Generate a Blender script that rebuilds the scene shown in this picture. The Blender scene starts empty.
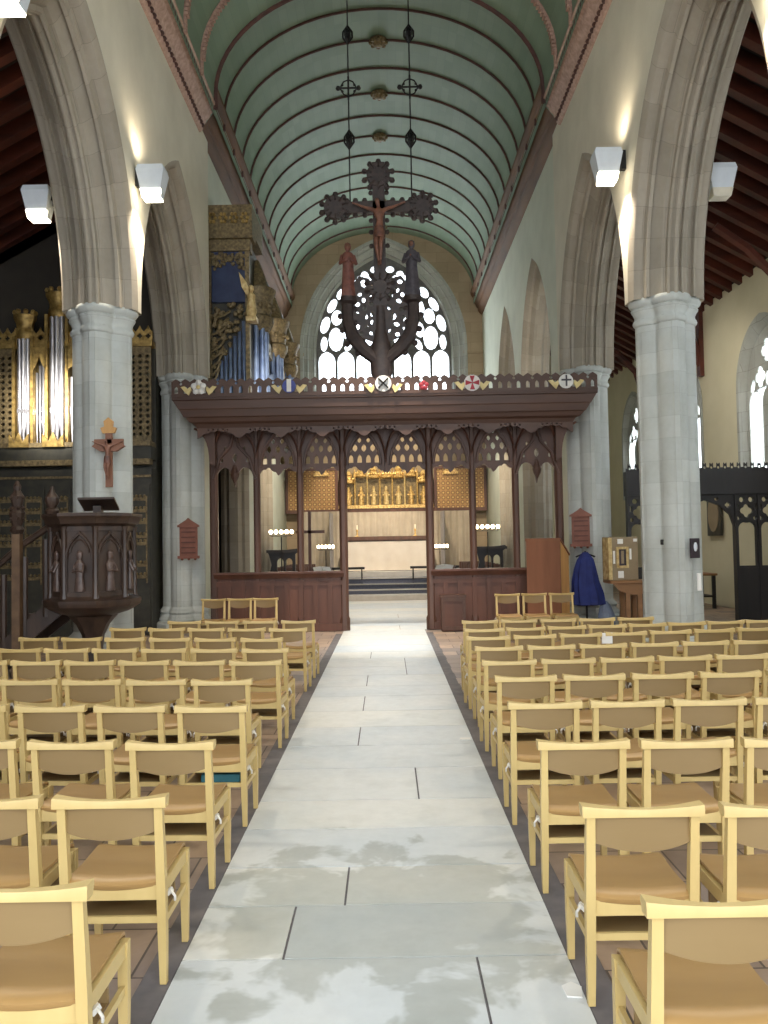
import bpy, math, random
from mathutils import Vector, Matrix
from mathutils.geometry import tessellate_polygon
random.seed(7)
PI = math.pi
scn = bpy.context.scene
COL = scn.collection

# ---------------------------------------------------------------- materials
def lin(c):
    return tuple(((v/255.)/12.92 if v/255. <= .04045 else ((v/255.+.055)/1.055)**2.4) for v in c) + (1.,)

def newmat(name):
    m = bpy.data.materials.new(name); m.use_nodes = True
    nt = m.node_tree; b = nt.nodes['Principled BSDF']
    return m, nt, b

def mixc(nt, fac, a, b, mode='MIX'):
    n = nt.nodes.new('ShaderNodeMix'); n.data_type = 'RGBA'; n.blend_type = mode
    for s, v in ((n.inputs[0], fac), (n.inputs[6], a), (n.inputs[7], b)):
        if isinstance(v, bpy.types.NodeSocket): nt.links.new(v, s)
        else: s.default_value = v
    return n.outputs[2]

def noise(nt, vec, scale, detail=4, rough=.55, dist=0, stretch=None):
    if stretch:
        mp = nt.nodes.new('ShaderNodeMapping'); mp.inputs['Scale'].default_value = stretch
        nt.links.new(vec, mp.inputs['Vector']); vec = mp.outputs[0]
    n = nt.nodes.new('ShaderNodeTexNoise'); n.inputs['Scale'].default_value = scale
    n.inputs['Detail'].default_value = detail; n.inputs['Roughness'].default_value = rough
    n.inputs['Distortion'].default_value = dist
    nt.links.new(vec, n.inputs['Vector']); return n.outputs['Fac']

def ramp(nt, fac, stops):
    r = nt.nodes.new('ShaderNodeValToRGB'); nt.links.new(fac, r.inputs[0])
    e = r.color_ramp.elements
    while len(e) < len(stops): e.new(.5)
    for k, (p, c) in enumerate(stops): e[k].position = p; e[k].color = c
    return r.outputs[0]

def bump(nt, b, h, strength=.3, dist=.01):
    n = nt.nodes.new('ShaderNodeBump'); n.inputs['Strength'].default_value = strength
    n.inputs['Distance'].default_value = dist
    nt.links.new(h, n.inputs['Height']); nt.links.new(n.outputs[0], b.inputs['Normal'])

def coord(nt, which='Object'):
    return nt.nodes.new('ShaderNodeTexCoord').outputs[which]

def pmat(name, c1, c2, scale=4, rough=.6, bmp=0, metal=0, stretch=None, spec=None, which='Object'):
    m, nt, b = newmat(name)
    f = noise(nt, coord(nt, which), scale, stretch=stretch)
    b.inputs['Roughness'].default_value = rough; b.inputs['Metallic'].default_value = metal
    if spec is not None: b.inputs['Specular IOR Level'].default_value = spec
    nt.links.new(ramp(nt, f, [(.3, lin(c1)), (.7, lin(c2))]), b.inputs['Base Color'])
    if bmp: bump(nt, b, f, bmp)
    return m

def emat(name, c, s):
    m, nt, b = newmat(name)
    b.inputs['Base Color'].default_value = lin(c); b.inputs['Emission Color'].default_value = lin(c)
    b.inputs['Emission Strength'].default_value = s
    return m

def stone(name, c1, c2, mortar, bw=.62, bh=.34, stain=(.80, .78, .74), msize=.006):
    m, nt, b = newmat(name)
    uv = coord(nt, 'UV')
    br = nt.nodes.new('ShaderNodeTexBrick'); nt.links.new(uv, br.inputs['Vector'])
    br.inputs['Scale'].default_value = 1; br.inputs['Brick Width'].default_value = bw
    br.inputs['Row Height'].default_value = bh; br.inputs['Mortar Size'].default_value = msize
    br.inputs['Mortar Smooth'].default_value = .4; br.inputs['Bias'].default_value = 0
    br.inputs['Color1'].default_value = lin(c1); br.inputs['Color2'].default_value = lin(c2)
    br.inputs['Mortar'].default_value = lin(mortar)
    ob = coord(nt, 'Object')
    n1 = noise(nt, ob, 1.3, 5, .6); n2 = noise(nt, ob, 14, 4, .6)
    c = mixc(nt, ramp(nt, n1, [(.35, (0, 0, 0, 1)), (.7, (.75, .75, .75, 1))]), br.outputs['Color'], stain + (1,), 'MULTIPLY')
    c = mixc(nt, ramp(nt, n2, [(.3, (0, 0, 0, 1)), (.8, (.45, .45, .45, 1))]), c, (.86, .85, .83, 1), 'MULTIPLY')
    nt.links.new(c, b.inputs['Base Color']); b.inputs['Roughness'].default_value = .85
    bump(nt, b, n2, .12, .01)
    return m

M = {}
M['pillar'] = stone('pillar_stone', (196, 200, 196), (182, 186, 182), (174, 177, 173), msize=.004)
M['arch'] = stone('arch_stone', (172, 163, 148), (156, 148, 134), (140, 132, 120), bw=.5, bh=.5, msize=.004)
M['plaster'] = pmat('cream_plaster', (216, 209, 190), (202, 195, 176), 1.2, .9, .05)
M['chancel_plaster'] = pmat('chancel_plaster', (204, 206, 188), (192, 194, 176), 1.2, .9, .05)
M['aisle_plaster'] = pmat('aisle_plaster', (208, 200, 172), (198, 190, 160), .9, .9, .03)
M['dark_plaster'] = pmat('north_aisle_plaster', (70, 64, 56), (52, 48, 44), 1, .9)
M['east_stone'] = stone('east_wall_stone', (176, 156, 130), (162, 144, 118), (140, 122, 100), bw=.9, bh=.42)
M['grey_stone'] = stone('window_stone', (180, 182, 176), (166, 168, 162), (140, 140, 134), bw=.5, bh=.5)
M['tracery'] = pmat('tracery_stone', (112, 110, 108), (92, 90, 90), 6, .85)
M['oak'] = pmat('dark_oak', (92, 62, 48), (66, 44, 35), 5, .5, .15, stretch=(1, 1, .12))
M['oak_red'] = pmat('red_brown_oak', (102, 64, 49), (75, 47, 36), 4, .48, .15, stretch=(1, 1, .12))
M['loft_oak'] = pmat('loft_oak', (88, 61, 48), (70, 48, 38), 4, .5, .1, stretch=(.12, 1, 1))
M['black_oak'] = pmat('black_oak', (34, 28, 27), (20, 17, 17), 5, .5, .1, stretch=(1, 1, .15))
M['pulpit_oak'] = pmat('pulpit_oak', (74, 57, 47), (44, 33, 28), 7, .38, .3, stretch=(1, 1, .3))
M['roof_oak'] = pmat('roof_oak', (92, 42, 26), (50, 25, 18), 3, .45, .1, stretch=(.2, 1, 1))
M['roof_board'] = pmat('roof_board', (34, 24, 20), (22, 16, 14), 3, .8)
M['cornice_brown'] = pmat('cornice_brown', (116, 78, 44), (80, 54, 31), 2.5, .75, .1, stretch=(1, .2, 1))
M['cornice_pink'] = pmat('cornice_pink', (188, 158, 142), (150, 120, 106), 12, .6, .3)
M['rib_red'] = pmat('rib_red_brown', (92, 58, 50), (66, 44, 40), 6, .6)
M['rib_pink'] = pmat('rib_pink', (176, 142, 124), (134, 104, 92), 18, .6)
M['gold'] = pmat('gilded_wood', (198, 166, 98), (116, 92, 50), 9, .42, .5, metal=.55)
M['dull_gold'] = pmat('dull_gilding', (146, 126, 88), (78, 66, 46), 16, .5, .6, metal=.35)
M['gilt_cream'] = pmat('cream_gilding', (226, 206, 150), (176, 140, 84), 12, .5, .4, metal=.2)
M['reredos'] = pmat('reredos_gilding', (244, 210, 136), (150, 108, 56), 14, .4, .6, metal=.4)
M['organ_case'] = pmat('organ_case_wood', (62, 58, 44), (38, 36, 30), 5, .5)
M['pipe'] = pmat('tin_pipe', (206, 204, 206), (172, 170, 178), 3, .34, metal=.85)
M['blue_pipe'] = pmat('silvered_blue_pipe', (150, 166, 196), (104, 122, 160), 3, .35, metal=.6)
M['blue'] = pmat('blue_painted_board', (46, 58, 92), (32, 42, 74), 4, .6)
M['bronze'] = pmat('carved_brown_wood', (120, 78, 62), (74, 50, 44), 12, .5, .3)
M['rood'] = pmat('rood_dark_wood', (70, 56, 52), (46, 38, 38), 9, .5, .3)
M['flesh'] = pmat('carved_body_paint', (136, 92, 72), (98, 64, 52), 10, .5)
M['robe_red'] = pmat('carved_red_robe', (136, 84, 72), (92, 56, 50), 9, .55)
M['robe_blue'] = pmat('carved_slate_robe', (84, 78, 84), (56, 52, 60), 9, .55)
M['pulpit_figure'] = pmat('pulpit_figure_wood', (104, 86, 78), (66, 52, 48), 12, .35, .2)
M['newel'] = pmat('newel_wood', (112, 86, 60), (86, 64, 44), 6, .5)
M['iron'] = pmat('dark_iron', (44, 42, 40), (28, 28, 28), 8, .5, metal=.5)
M['lampshade'] = pmat('white_painted_metal', (214, 220, 226), (200, 206, 212), 3, .5)
M['lampglow'] = emat('lamp_glass', (255, 244, 218), 9)
M['dead_lamp'] = pmat('unlit_lamp_glass', (214, 206, 186), (196, 188, 168), 6, .4)
M['bulb'] = emat('small_bulb', (255, 226, 180), 14)
M['chair_wood'] = pmat('beech_frame', (208, 182, 122), (190, 163, 104), 5, .42, .04, stretch=(1, 1, .15))
M['chair_seat'] = pmat('tan_veneer_seat', (172, 136, 84), (156, 121, 74), 4, .38, .03, stretch=(.25, 1, 1))
M['chair_back'] = pmat('tan_veneer_backrest', (142, 117, 76), (128, 104, 66), 4, .5, .03, stretch=(.2, 1, 1))
M['hook'] = pmat('pale_metal_hook', (226, 222, 214), (206, 202, 194), 5, .35, metal=.4)
M['white_cloth'] = pmat('white_linen', (236, 224, 208), (226, 212, 194), 2, .85, .05)
M['curtain'] = pmat('cream_curtain', (176, 164, 146), (160, 148, 132), 2, .9)
M['curtain_grey'] = pmat('grey_curtain', (168, 162, 158), (150, 144, 140), 2, .9)
M['carpet'] = pmat('blue_carpet', (104, 106, 120), (84, 88, 104), 20, .95)
M['step'] = pmat('pale_step_stone', (206, 200, 190), (190, 184, 174), 5, .6)
M['bluecloth'] = pmat('royal_blue_gown', (38, 52, 120), (26, 36, 92), 5, .8, .1)
M['grey_cloth'] = pmat('grey_blue_cloth', (126, 138, 158), (104, 114, 134), 5, .8)
M['lightwood'] = pmat('honey_wood', (206, 158, 96), (184, 136, 78), 5, .5, stretch=(1, 1, .15))
M['lectern'] = pmat('lectern_veneer', (138, 92, 68), (120, 78, 56), 5, .45, .05, stretch=(1, 1, .12))
M['cabinet'] = pmat('display_cabinet_paint', (150, 132, 104), (136, 118, 92), 3, .6)
M['table'] = pmat('side_table_wood', (150, 108, 68), (128, 90, 54), 5, .5, stretch=(.15, 1, 1))
M['tablet'] = pmat('hymn_board_wood', (134, 84, 68), (112, 68, 54), 6, .6)
M['tablet_dark'] = pmat('hymn_board_slat', (96, 56, 46), (84, 48, 40), 6, .6)
M['paper'] = pmat('white_paper', (240, 238, 232), (228, 226, 220), 4, .8)
M['plate'] = pmat('plaque_dark', (66, 54, 62), (44, 38, 46), 9, .4)
M['teal'] = pmat('teal_cover', (52, 106, 112), (38, 88, 96), 4, .7)
M['shield_white'] = pmat('shield_white', (232, 230, 224), (214, 210, 204), 6, .6)
M['shield_blue'] = pmat('shield_blue', (74, 84, 156), (60, 68, 130), 6, .6)
M['shield_red'] = pmat('shield_red', (172, 54, 66), (150, 42, 54), 6, .6)
M['leafgold'] = pmat('leaf_gilding', (226, 208, 150), (200, 178, 118), 9, .5)
M['candle'] = pmat('candle_wax', (240, 232, 210), (232, 222, 198), 4, .6)
M['flame'] = emat('candle_flame', (255, 214, 150), 30)
M['dark_strip'] = pmat('dark_kerb_stone', (120, 114, 114), (96, 92, 94), 6, .7, .1)

def make_green():
    m, nt, b = newmat('green_vault_boards')
    uv = coord(nt, 'UV')
    br = nt.nodes.new('ShaderNodeTexBrick'); nt.links.new(uv, br.inputs['Vector'])
    br.offset = 0
    br.inputs['Scale'].default_value = 1; br.inputs['Brick Width'].default_value = 1.25
    br.inputs['Row Height'].default_value = .22; br.inputs['Mortar Size'].default_value = .005
    br.inputs['Color1'].default_value = lin((124, 142, 120)); br.inputs['Color2'].default_value = lin((116, 135, 113))
    br.inputs['Mortar'].default_value = lin((112, 130, 114))
    n = noise(nt, coord(nt, 'Object'), 1.4, 4, .6)
    c = mixc(nt, ramp(nt, n, [(.35, (0, 0, 0, 1)), (.75, (.6, .6, .6, 1))]), br.outputs['Color'], (.82, .86, .84, 1), 'MULTIPLY')
    nt.links.new(c, b.inputs['Base Color']); b.inputs['Roughness'].default_value = .6
    return m
M['green'] = make_green()

def make_slab():
    m, nt, b = newmat('stone_slabs')
    at = nt.nodes.new('ShaderNodeAttribute'); at.attribute_name = 'slab'
    ob = coord(nt, 'Object')
    n1 = noise(nt, ob, .9, 3, .5, .2); n2 = noise(nt, ob, 9, 6, .65); n3 = noise(nt, ob, 2.4, 4, .6, .3)
    c = mixc(nt, at.outputs['Fac'], lin((230, 228, 220)), lin((212, 217, 220)))
    c = mixc(nt, ramp(nt, n1, [(.4, (0, 0, 0, 1)), (.62, (.85, .85, .85, 1))]), c, (.86, .90, .94, 1), 'MULTIPLY')
    c = mixc(nt, ramp(nt, n3, [(.52, (0, 0, 0, 1)), (.72, (.6, .6, .6, 1))]), c, (.84, .84, .82, 1), 'MULTIPLY')
    # damp, worn patch in the floor
    mp = nt.nodes.new('ShaderNodeMapping'); nt.links.new(ob, mp.inputs['Vector'])
    mp.inputs['Location'].default_value = (.05, -4.25, 0); mp.inputs['Scale'].default_value = (.95, 1.0, 1)
    ln = nt.nodes.new('ShaderNodeVectorMath'); ln.operation = 'LENGTH'; nt.links.new(mp.outputs[0], ln.inputs[0])
    sub = nt.nodes.new('ShaderNodeMath'); sub.operation = 'MULTIPLY_ADD'; nt.links.new(n3, sub.inputs[0]); sub.inputs[1].default_value = -2.6
    nt.links.new(ln.outputs['Value'], sub.inputs[2])
    ad = nt.nodes.new('ShaderNodeMath'); ad.operation = 'ADD'; nt.links.new(sub.outputs[0], ad.inputs[0]); ad.inputs[1].default_value = 1.0
    c = mixc(nt, ramp(nt, ad.outputs[0], [(.42, (.9, .9, .9, 1)), (.62, (0, 0, 0, 1))]), c, (.70, .70, .66, 1), 'MULTIPLY')
    c = mixc(nt, ramp(nt, n2, [(.3, (0, 0, 0, 1)), (.8, (.4, .4, .4, 1))]), c, (.78, .78, .78, 1), 'MULTIPLY')
    nt.links.new(c, b.inputs['Base Color']); b.inputs['Roughness'].default_value = .42
    nt.links.new(ramp(nt, n2, [(.3, (.34,)*3 + (1,)), (.8, (.55,)*3 + (1,))]), b.inputs['Roughness'])
    bump(nt, b, n2, .08, .01)
    return m
M['slab'] = make_slab()

def make_block():
    m, nt, b = newmat('wood_block_floor')
    ob = coord(nt, 'Object')
    br = nt.nodes.new('ShaderNodeTexBrick'); nt.links.new(ob, br.inputs['Vector'])
    br.inputs['Scale'].default_value = 1; br.inputs['Brick Width'].default_value = .46
    br.inputs['Row Height'].default_value = .46; br.inputs['Mortar Size'].default_value = .006; br.offset = .5
    br.inputs['Color1'].default_value = lin((190, 164, 140)); br.inputs['Color2'].default_value = lin((150, 134, 124))
    br.inputs['Mortar'].default_value = lin((92, 80, 74))
    n = noise(nt, ob, 3, 5, .6, 1)
    c = mixc(nt, ramp(nt, n, [(.35, (0, 0, 0, 1)), (.7, (.8, .8, .8, 1))]), br.outputs['Color'], (.7, .7, .74, 1), 'MULTIPLY')
    nt.links.new(c, b.inputs['Base Color']); b.inputs['Roughness'].default_value = .5
    return m
M['block'] = make_block()

def make_diaper():
    m, nt, b = newmat('gold_diaper_panel')
    ob = coord(nt, 'Object')
    ck = nt.nodes.new('ShaderNodeTexVoronoi'); ck.inputs['Scale'].default_value = 5.2
    ck.inputs['Randomness'].default_value = 0
    nt.links.new(ob, ck.inputs['Vector'])
    c = ramp(nt, ck.outputs['Distance'], [(.0, lin((236, 206, 146))), (.3, lin((216, 180, 112))), (.42, lin((116, 86, 56))), (.6, lin((168, 128, 80)))])
    nt.links.new(c, b.inputs['Base Color']); b.inputs['Roughness'].default_value = .5; b.inputs['Metallic'].default_value = .25
    return m
M['diaper'] = make_diaper()

def make_glass(name, tint, tr):
    m, nt, b = newmat(name)
    nt.nodes.remove(b)
    out = nt.nodes['Material Output']
    t = nt.nodes.new('ShaderNodeBsdfTransparent'); t.inputs[0].default_value = tint + (1,)
    g = nt.nodes.new('ShaderNodeBsdfTranslucent'); g.inputs[0].default_value = (.9, .93, .95, 1)
    n = noise(nt, coord(nt, 'Object'), 5)
    nt.links.new(ramp(nt, n, [(.3, tint + (1,)), (.7, (1, 1, 1, 1))]), t.inputs[0])
    mx = nt.nodes.new('ShaderNodeMixShader'); mx.inputs[0].default_value = 1 - tr
    nt.links.new(t.outputs[0], mx.inputs[1]); nt.links.new(g.outputs[0], mx.inputs[2])
    nt.links.new(mx.outputs[0], out.inputs['Surface'])
    return m
M['glass'] = make_glass('leaded_glass', (.9, .95, .97), .7)

# ---------------------------------------------------------------- mesh builder
class MB:
    def __init__(s): s.v = []; s.f = []; s.uv = []; s.sl = []
    def add(s, vs, fs, uvs=None):
        o = len(s.v); s.v += [tuple(p) for p in vs]
        for k, f in enumerate(fs):
            s.f.append(tuple(i + o for i in f)); s.uv.append(uvs[k] if uvs else None)
        return s
    def merge(s, other, mat=None):
        vs = [tuple(mat @ Vector(p)) for p in other.v] if mat else other.v
        o = len(s.v); s.v += vs
        s.f += [tuple(i + o for i in f) for f in other.f]; s.uv += other.uv
        return s
    def box(s, x0, x1, y0, y1, z0, z1):
        vs = [(x, y, z) for x in (x0, x1) for y in (y0, y1) for z in (z0, z1)]
        return s.add(vs, [(0, 1, 3, 2), (4, 6, 7, 5), (0, 4, 5, 1), (2, 3, 7, 6), (0, 2, 6, 4), (1, 5, 7, 3)])
    def rbox(s, x0, x1, y0, y1, z0, z1, b=.01):
        """box with chamfered edges"""
        t = [(x0, y0), (x1, y0), (x1, y1), (x0, y1)]
        def ring(ins, z):
            X0, X1, Y0, Y1 = x0 + ins, x1 - ins, y0 + ins, y1 - ins
            c = b if ins == 0 else b * .6
            return [(X0 + c, Y0, z), (X1 - c, Y0, z), (X1, Y0 + c, z), (X1, Y1 - c, z), (X1 - c, Y1, z), (X0 + c, Y1, z), (X0, Y1 - c, z), (X0, Y0 + c, z)]
        rs = [ring(b, z0), ring(0, z0 + b), ring(0, z1 - b), ring(b, z1)]
        return s.rings(rs, True)
    def rings(s, rs, caps=True, closed=True, uvs=None):
        n = len(rs[0]); vs = [p for r in rs for p in r]; fs = []; U = []
        m = n if closed else n - 1
        for i in range(len(rs) - 1):
            for j in range(m):
                a, b2 = i*n + j, i*n + (j+1) % n
                fs.append((a, b2, b2 + n, a + n))
                if uvs:
                    u = uvs[0]; w = uvs[1]
                    U.append([(u[j], w[i]), (u[j+1], w[i]), (u[j+1], w[i+1]), (u[j], w[i+1])])
        if caps:
            fs.append(tuple(range(n-1, -1, -1))); fs.append(tuple((len(rs)-1)*n + k for k in range(n)))
            if uvs: U += [None, None]
        return s.add(vs, fs, U if uvs else None)
    def path(s, pts, r, n=8, caps=True, flat=1.0):
        pts = [Vector(p) for p in pts]; rs = []
        rr = r if hasattr(r, '__len__') else [r]*len(pts)
        up = None
        for k, p in enumerate(pts):
            a = pts[max(k-1, 0)]; b2 = pts[min(k+1, len(pts)-1)]
            t = (b2 - a).normalized()
            if up is None: up = Vector((0, 0, 1)) if abs(t.z) < .9 else Vector((0, 1, 0))
            x = t.cross(up)
            if x.length < 1e-4: x = t.orthogonal()
            x.normalize(); y = x.cross(t).normalized(); up = y
            rs.append([tuple(p + x*math.cos(2*PI*j/n)*rr[k]*flat + y*math.sin(2*PI*j/n)*rr[k]) for j in range(n)])
        return s.rings(rs, caps)
    def bar(s, p0, p1, w, h=None):
        h = h or w
        p0, p1 = Vector(p0), Vector(p1); t = (p1-p0).normalized()
        up = Vector((0, 0, 1)) if abs(t.z) < .95 else Vector((0, 1, 0))
        x = t.cross(up).normalized()*w/2; y = x.cross(t).normalized()*h/2
        return s.rings([[tuple(p + a*x + b2*y) for a, b2 in ((-1, -1), (1, -1), (1, 1), (-1, 1))] for p in (p0, p1)])
    def lathe(s, prof, c=(0, 0, 0), n=20, sx=1, sy=1, rot=0):
        rs = [[(c[0] + sx*r*math.cos(rot + 2*PI*j/n), c[1] + sy*r*math.sin(rot + 2*PI*j/n), c[2] + z) for j in range(n)] for r, z in prof]
        return s.rings(rs, True)
    def ball(s, c, r, n=10, sx=1, sy=1, sz=1):
        k = max(4, n//2)
        return s.lathe([(max(1e-3, r*math.sin(PI*i/k)), -r*sz*math.cos(PI*i/k)) for i in range(k+1)], c, n, sx, sy)
    def plate(s, outer, holes=(), d0=0., d1=.05, fr=None):
        """pierced board: 2-D outline (u, v) with holes, thickness d0..d1; fr maps (u, d, v) to xyz"""
        fr = fr or (lambda u, d, v: (u, d, v))
        loops = [outer] + list(holes)
        tris = tessellate_polygon([[Vector((p[0], p[1], 0)) for p in l] for l in loops])
        flat = [p for l in loops for p in l]; N = len(flat)
        vs = [fr(p[0], d0, p[1]) for p in flat] + [fr(p[0], d1, p[1]) for p in flat]
        fs = [tuple(t) for t in tris] + [tuple(i + N for i in reversed(t)) for t in tris]
        o = 0
        for l in loops:
            n = len(l)
            for j in range(n):
                a, b2 = o + j, o + (j+1) % n
                fs.append((a, b2, b2+N, a+N))
            o += n
        return s.add(vs, fs)
    def mesh(s, name, smooth=40):
        me = bpy.data.meshes.new(name); me.from_pydata(s.v, [], s.f)
        uvl = me.uv_layers.new(name='UVMap')
        for p in me.polygons:
            u = s.uv[p.index]
            if u is None:
                n = p.normal; ax = max(range(3), key=lambda k: abs(n[k]))
                a, b2 = [(1, 2), (0, 2), (0, 1)][ax]
                for li in p.loop_indices:
                    co = me.vertices[me.loops[li].vertex_index].co
                    uvl.data[li].uv = (co[a], co[b2])
            else:
                for q, li in enumerate(p.loop_indices): uvl.data[li].uv = u[q]
        if smooth:
            for p in me.polygons: p.use_smooth = True
            me.set_sharp_from_angle(angle=math.radians(smooth))
        return me
    def build(s, name, mat, parent=None, loc=None, smooth=40):
        me = s.mesh(name, smooth); me.materials.append(mat)
        return link(name, me, parent, loc)

def link(name, data, parent=None, loc=None):
    o = bpy.data.objects.new(name, data); COL.objects.link(o)
    if parent: o.parent = parent
    if loc: o.location = loc
    return o
def fixn(o):
    import bmesh
    bm = bmesh.new(); bm.from_mesh(o.data); bmesh.ops.recalc_face_normals(bm, faces=bm.faces); bm.to_mesh(o.data); bm.free()
    return o
def tag(o, label, cat, group=None):
    o['label'] = label; o['category'] = cat
    if group: o['group'] = group
    return o
def struct(o): o['kind'] = 'structure'; return o
def thing(name, label, cat, loc=(0, 0, 0), rz=0, group=None):
    o = link(name, None); o.location = loc; o.rotation_euler = (0, 0, rz)
    return tag(o, label, cat, group)

def ellipse(cx, cz, a, b, n=14, rot=0):
    c, s_ = math.cos(rot), math.sin(rot)
    return [(cx + a*math.cos(2*PI*k/n)*c - b*math.sin(2*PI*k/n)*s_, cz + a*math.cos(2*PI*k/n)*s_ + b*math.sin(2*PI*k/n)*c) for k in range(n)]
def mandorla(cx, cz, w, h, n=6):
    p = []
    for k in range(n+1):
        t = -1 + 2*k/n; p.append((cx + w/2*(1-t*t)**.8, cz + h/2*t))
    for k in range(1, n):
        t = 1 - 2*k/n; p.append((cx - w/2*(1-t*t)**.8, cz + h/2*t))
    return p
def quatre(cx, cz, r, n=32):
    p = []
    for k in range(n):
        a = 2*PI*k/n; rr = r*(.62 + .38*abs(math.cos(2*a))**.7)
        p.append((cx + rr*math.cos(a), cz + rr*math.sin(a)))
    return p
def lancet(cx, w, z0, zs, rise, n=7):
    """lancet hole: straight to zs then pointed"""
    s0 = w/2; c = (rise*rise - s0*s0)/(2*s0); R = s0 + c; p = [(cx - s0, z0), (cx + s0, z0)]
    fm = math.acos(max(-1, min(1, c/R)))
    for k in range(n+1):
        f = fm*k/n; p.append((cx - c + R*math.cos(f), zs + R*math.sin(f)))
    for k in range(n-1, -1, -1):
        f = fm*k/n; p.append((cx + c - R*math.cos(f), zs + R*math.sin(f)))
    return p
def archpts(s0, rise, d, n):
    """pointed arch curve (y offset, z offset), springing to springing, inset by d"""
    c = (rise*rise - s0*s0)/(2*s0); R = s0 + c - d
    fm = math.acos(c/R); out = []
    for k in range(n+1):
        f = fm*k/n; out.append((-(R*math.cos(f) - c), R*math.sin(f)))
    return out + [(-a, b) for a, b in reversed(out[:-1])]

# ---------------------------------------------------------------- setting
NX, NX2, NZT = 3.88, 5.08, 10.95   # nave wall inner / outer face, wall top
CHX, CHX2, ZT = 4.1, 4.95, 11.4     # the same for the chancel
def arcade(name, sg, Y0, Y1, arches, mat, prof, legs=False, ztop=ZT, amat=None, WX=4.1, WX2=4.95):
    """wall running along Y pierced by moulded pointed arches; arches: (yc, s, rise, zspring)"""
    w = MB(); a_ = MB(); n = 16
    cuts = []
    for yc, s0, rise, zs in arches:
        # outer curve
        c0 = archpts(s0, rise, 0, n)
        zt = [ztop]*len(c0)
        for X in (WX*sg, WX2*sg):
            vs = [(X, yc + y, zs + z) for y, z in c0] + [(X, yc + y, ztop) for y, z in c0]
            N = len(c0); w.add(vs, [(k, k+1, k+1+N, k+N) for k in range(N-1)])
        # moulded reveal
        ps = prof + [(WX2 - WX - x, d) for x, d in reversed(prof)]
        cum = [0]
        for k in range(1, len(ps)): cum.append(cum[-1] + math.hypot(ps[k][0]-ps[k-1][0], ps[k][1]-ps[k-1][1]))
        curves = [archpts(s0, rise, d, n) for x, d in ps]
        L = [0]
        for k in range(1, len(c0)): L.append(L[-1] + math.dist(c0[k], c0[k-1]))
        rs = []
        zb = 0.0 if legs else None
        for i in range(len(c0)):
            rs.append([((WX + ps[j][0])*sg, yc + curves[j][i][0], zs + curves[j][i][1]) for j in range(len(ps))])
        if legs:
            rs = [[(x, y, 0) for x, y, z in rs[0]]] + rs + [[(x, y, 0) for x, y, z in rs[-1]]]
            L = [-zs] + L + [L[-1] + zs]
        a_.rings(rs, False, False, (cum, L))
        cuts.append((yc - s0, yc + s0, zs))
    # solid strips between the arches
    ys = [Y0] + [v for c in cuts for v in c[:2]] + [Y1]
    for k in range(0, len(ys), 2):
        zs = arches[min(k//2, len(arches)-1)][3]
        if ys[k+1] - ys[k] > .01: w.box(min(WX*sg, WX2*sg), max(WX*sg, WX2*sg), ys[k], ys[k+1], 0 if legs else zs, ztop)
    o = struct(fixn(w.build(name, mat, smooth=0)))
    o2 = fixn(a_.build('arch_moulding', amat or M['arch'], o, smooth=28))
    return o
PROF = [(0, 0), (.015, .06), (.06, .12), (.13, .15), (.19, .15), (.2, .17), (.21, .25), (.26, .27), (.27, .2), (.31, .23), (.36, .31), (.41, .36), (.47, .37), (.475, .44), (.51, .46), (.515, .4), (.54, .42), (.57, .47), (.6, .48)]
NAVE_ARCH = [(yc, 2.52, 3.68, 5.6) for yc in (.1, 5.3, 10.5, 15.7)]
CH_ARCH = [(22.5, 2.3, 3.5, 6.1), (27.8, 2.15, 3.7, 6.1)]
CPROF = [(0, 0), (.12, .12), (.2, .12), (.3, .26), (.425, .26)]
for sg, nm in ((-1, 'left'), (1, 'right')):
    arcade('wall_' + nm + '_arcade', sg, -2.5, 18.35, NAVE_ARCH, M['plaster'], PROF, ztop=NZT, WX=NX, WX2=NX2)
    arcade('wall_' + nm + '_chancel', sg, 18.35, 34, CH_ARCH, M['chancel_plaster'], CPROF, legs=True)
# floor
f = MB(); f.box(-10, 10, -4, 17.9, -.2, -.012); f.box(-10, 10, 17.9, 36, -.2, -.012)
struct(f.build('floor', M['block'], smooth=0))
XL, XR = -.96, .78
def slabs():
    s = MB(); cols = []
    rows = [-4, -3.2, -2.4, -1.5, -.6, .3, 1.2, 2.0, 2.9, 3.80, 4.35, 4.86, 5.5, 6.1, 6.95, 7.72, 8.5, 9.3, 10.2, 10.9, 11.8, 12.6, 13.5, 14.3, 15.2, 16.1, 16.9, 17.9, 18.8, 19.8, 20.7, 21.7, 22.7, 23.7, 24.7, 25.8, 26.9]
    splits = {2.9: [.37], 3.80: [-.5], 4.35: [-.25], 4.86: [], 5.5: [], 6.1: [.2], 6.95: [], 7.72: [-.3], 8.5: []}
    g = .006
    for k in range(len(rows)-1):
        y0, y1 = rows[k], rows[k+1]
        wide = y0 > 17
        xs = [-3.6 if wide else XL] + (splits.get(y0) if y0 in splits else random.choice([[], [-.3], [.25], []])) + [3.6 if wide else XR]
        for a, b in zip(xs[:-1], xs[1:]):
            s.rings([[(a+g, y0+g, z), (b-g, y0+g, z), (b-g, y1-g, z), (a+g, y1-g, z)] for z in (-.05, -.0)])
            cols += [random.random()]*6
    o = s.build('floor_aisle_slabs', M['slab'], smooth=0)
    at = o.data.attributes.new('slab', 'FLOAT', 'FACE')
    special = {}
    for i, v in enumerate(cols): at.data[i].value = v
    return struct(o)
slabs()
f = MB(); f.box(XL, XR, -4, 17.9, -.15, -.008)
struct(f.build('floor_slab_joints', M['dark_strip'], smooth=0))
for nm, a, b in (('left', XL-.13, XL), ('right', XR, XR+.13)):
    f = MB(); f.box(a, b, -4, 17.3, -.1, -.004); struct(f.build('trim_kerb_' + nm, M['dark_strip'], smooth=0))

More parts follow.
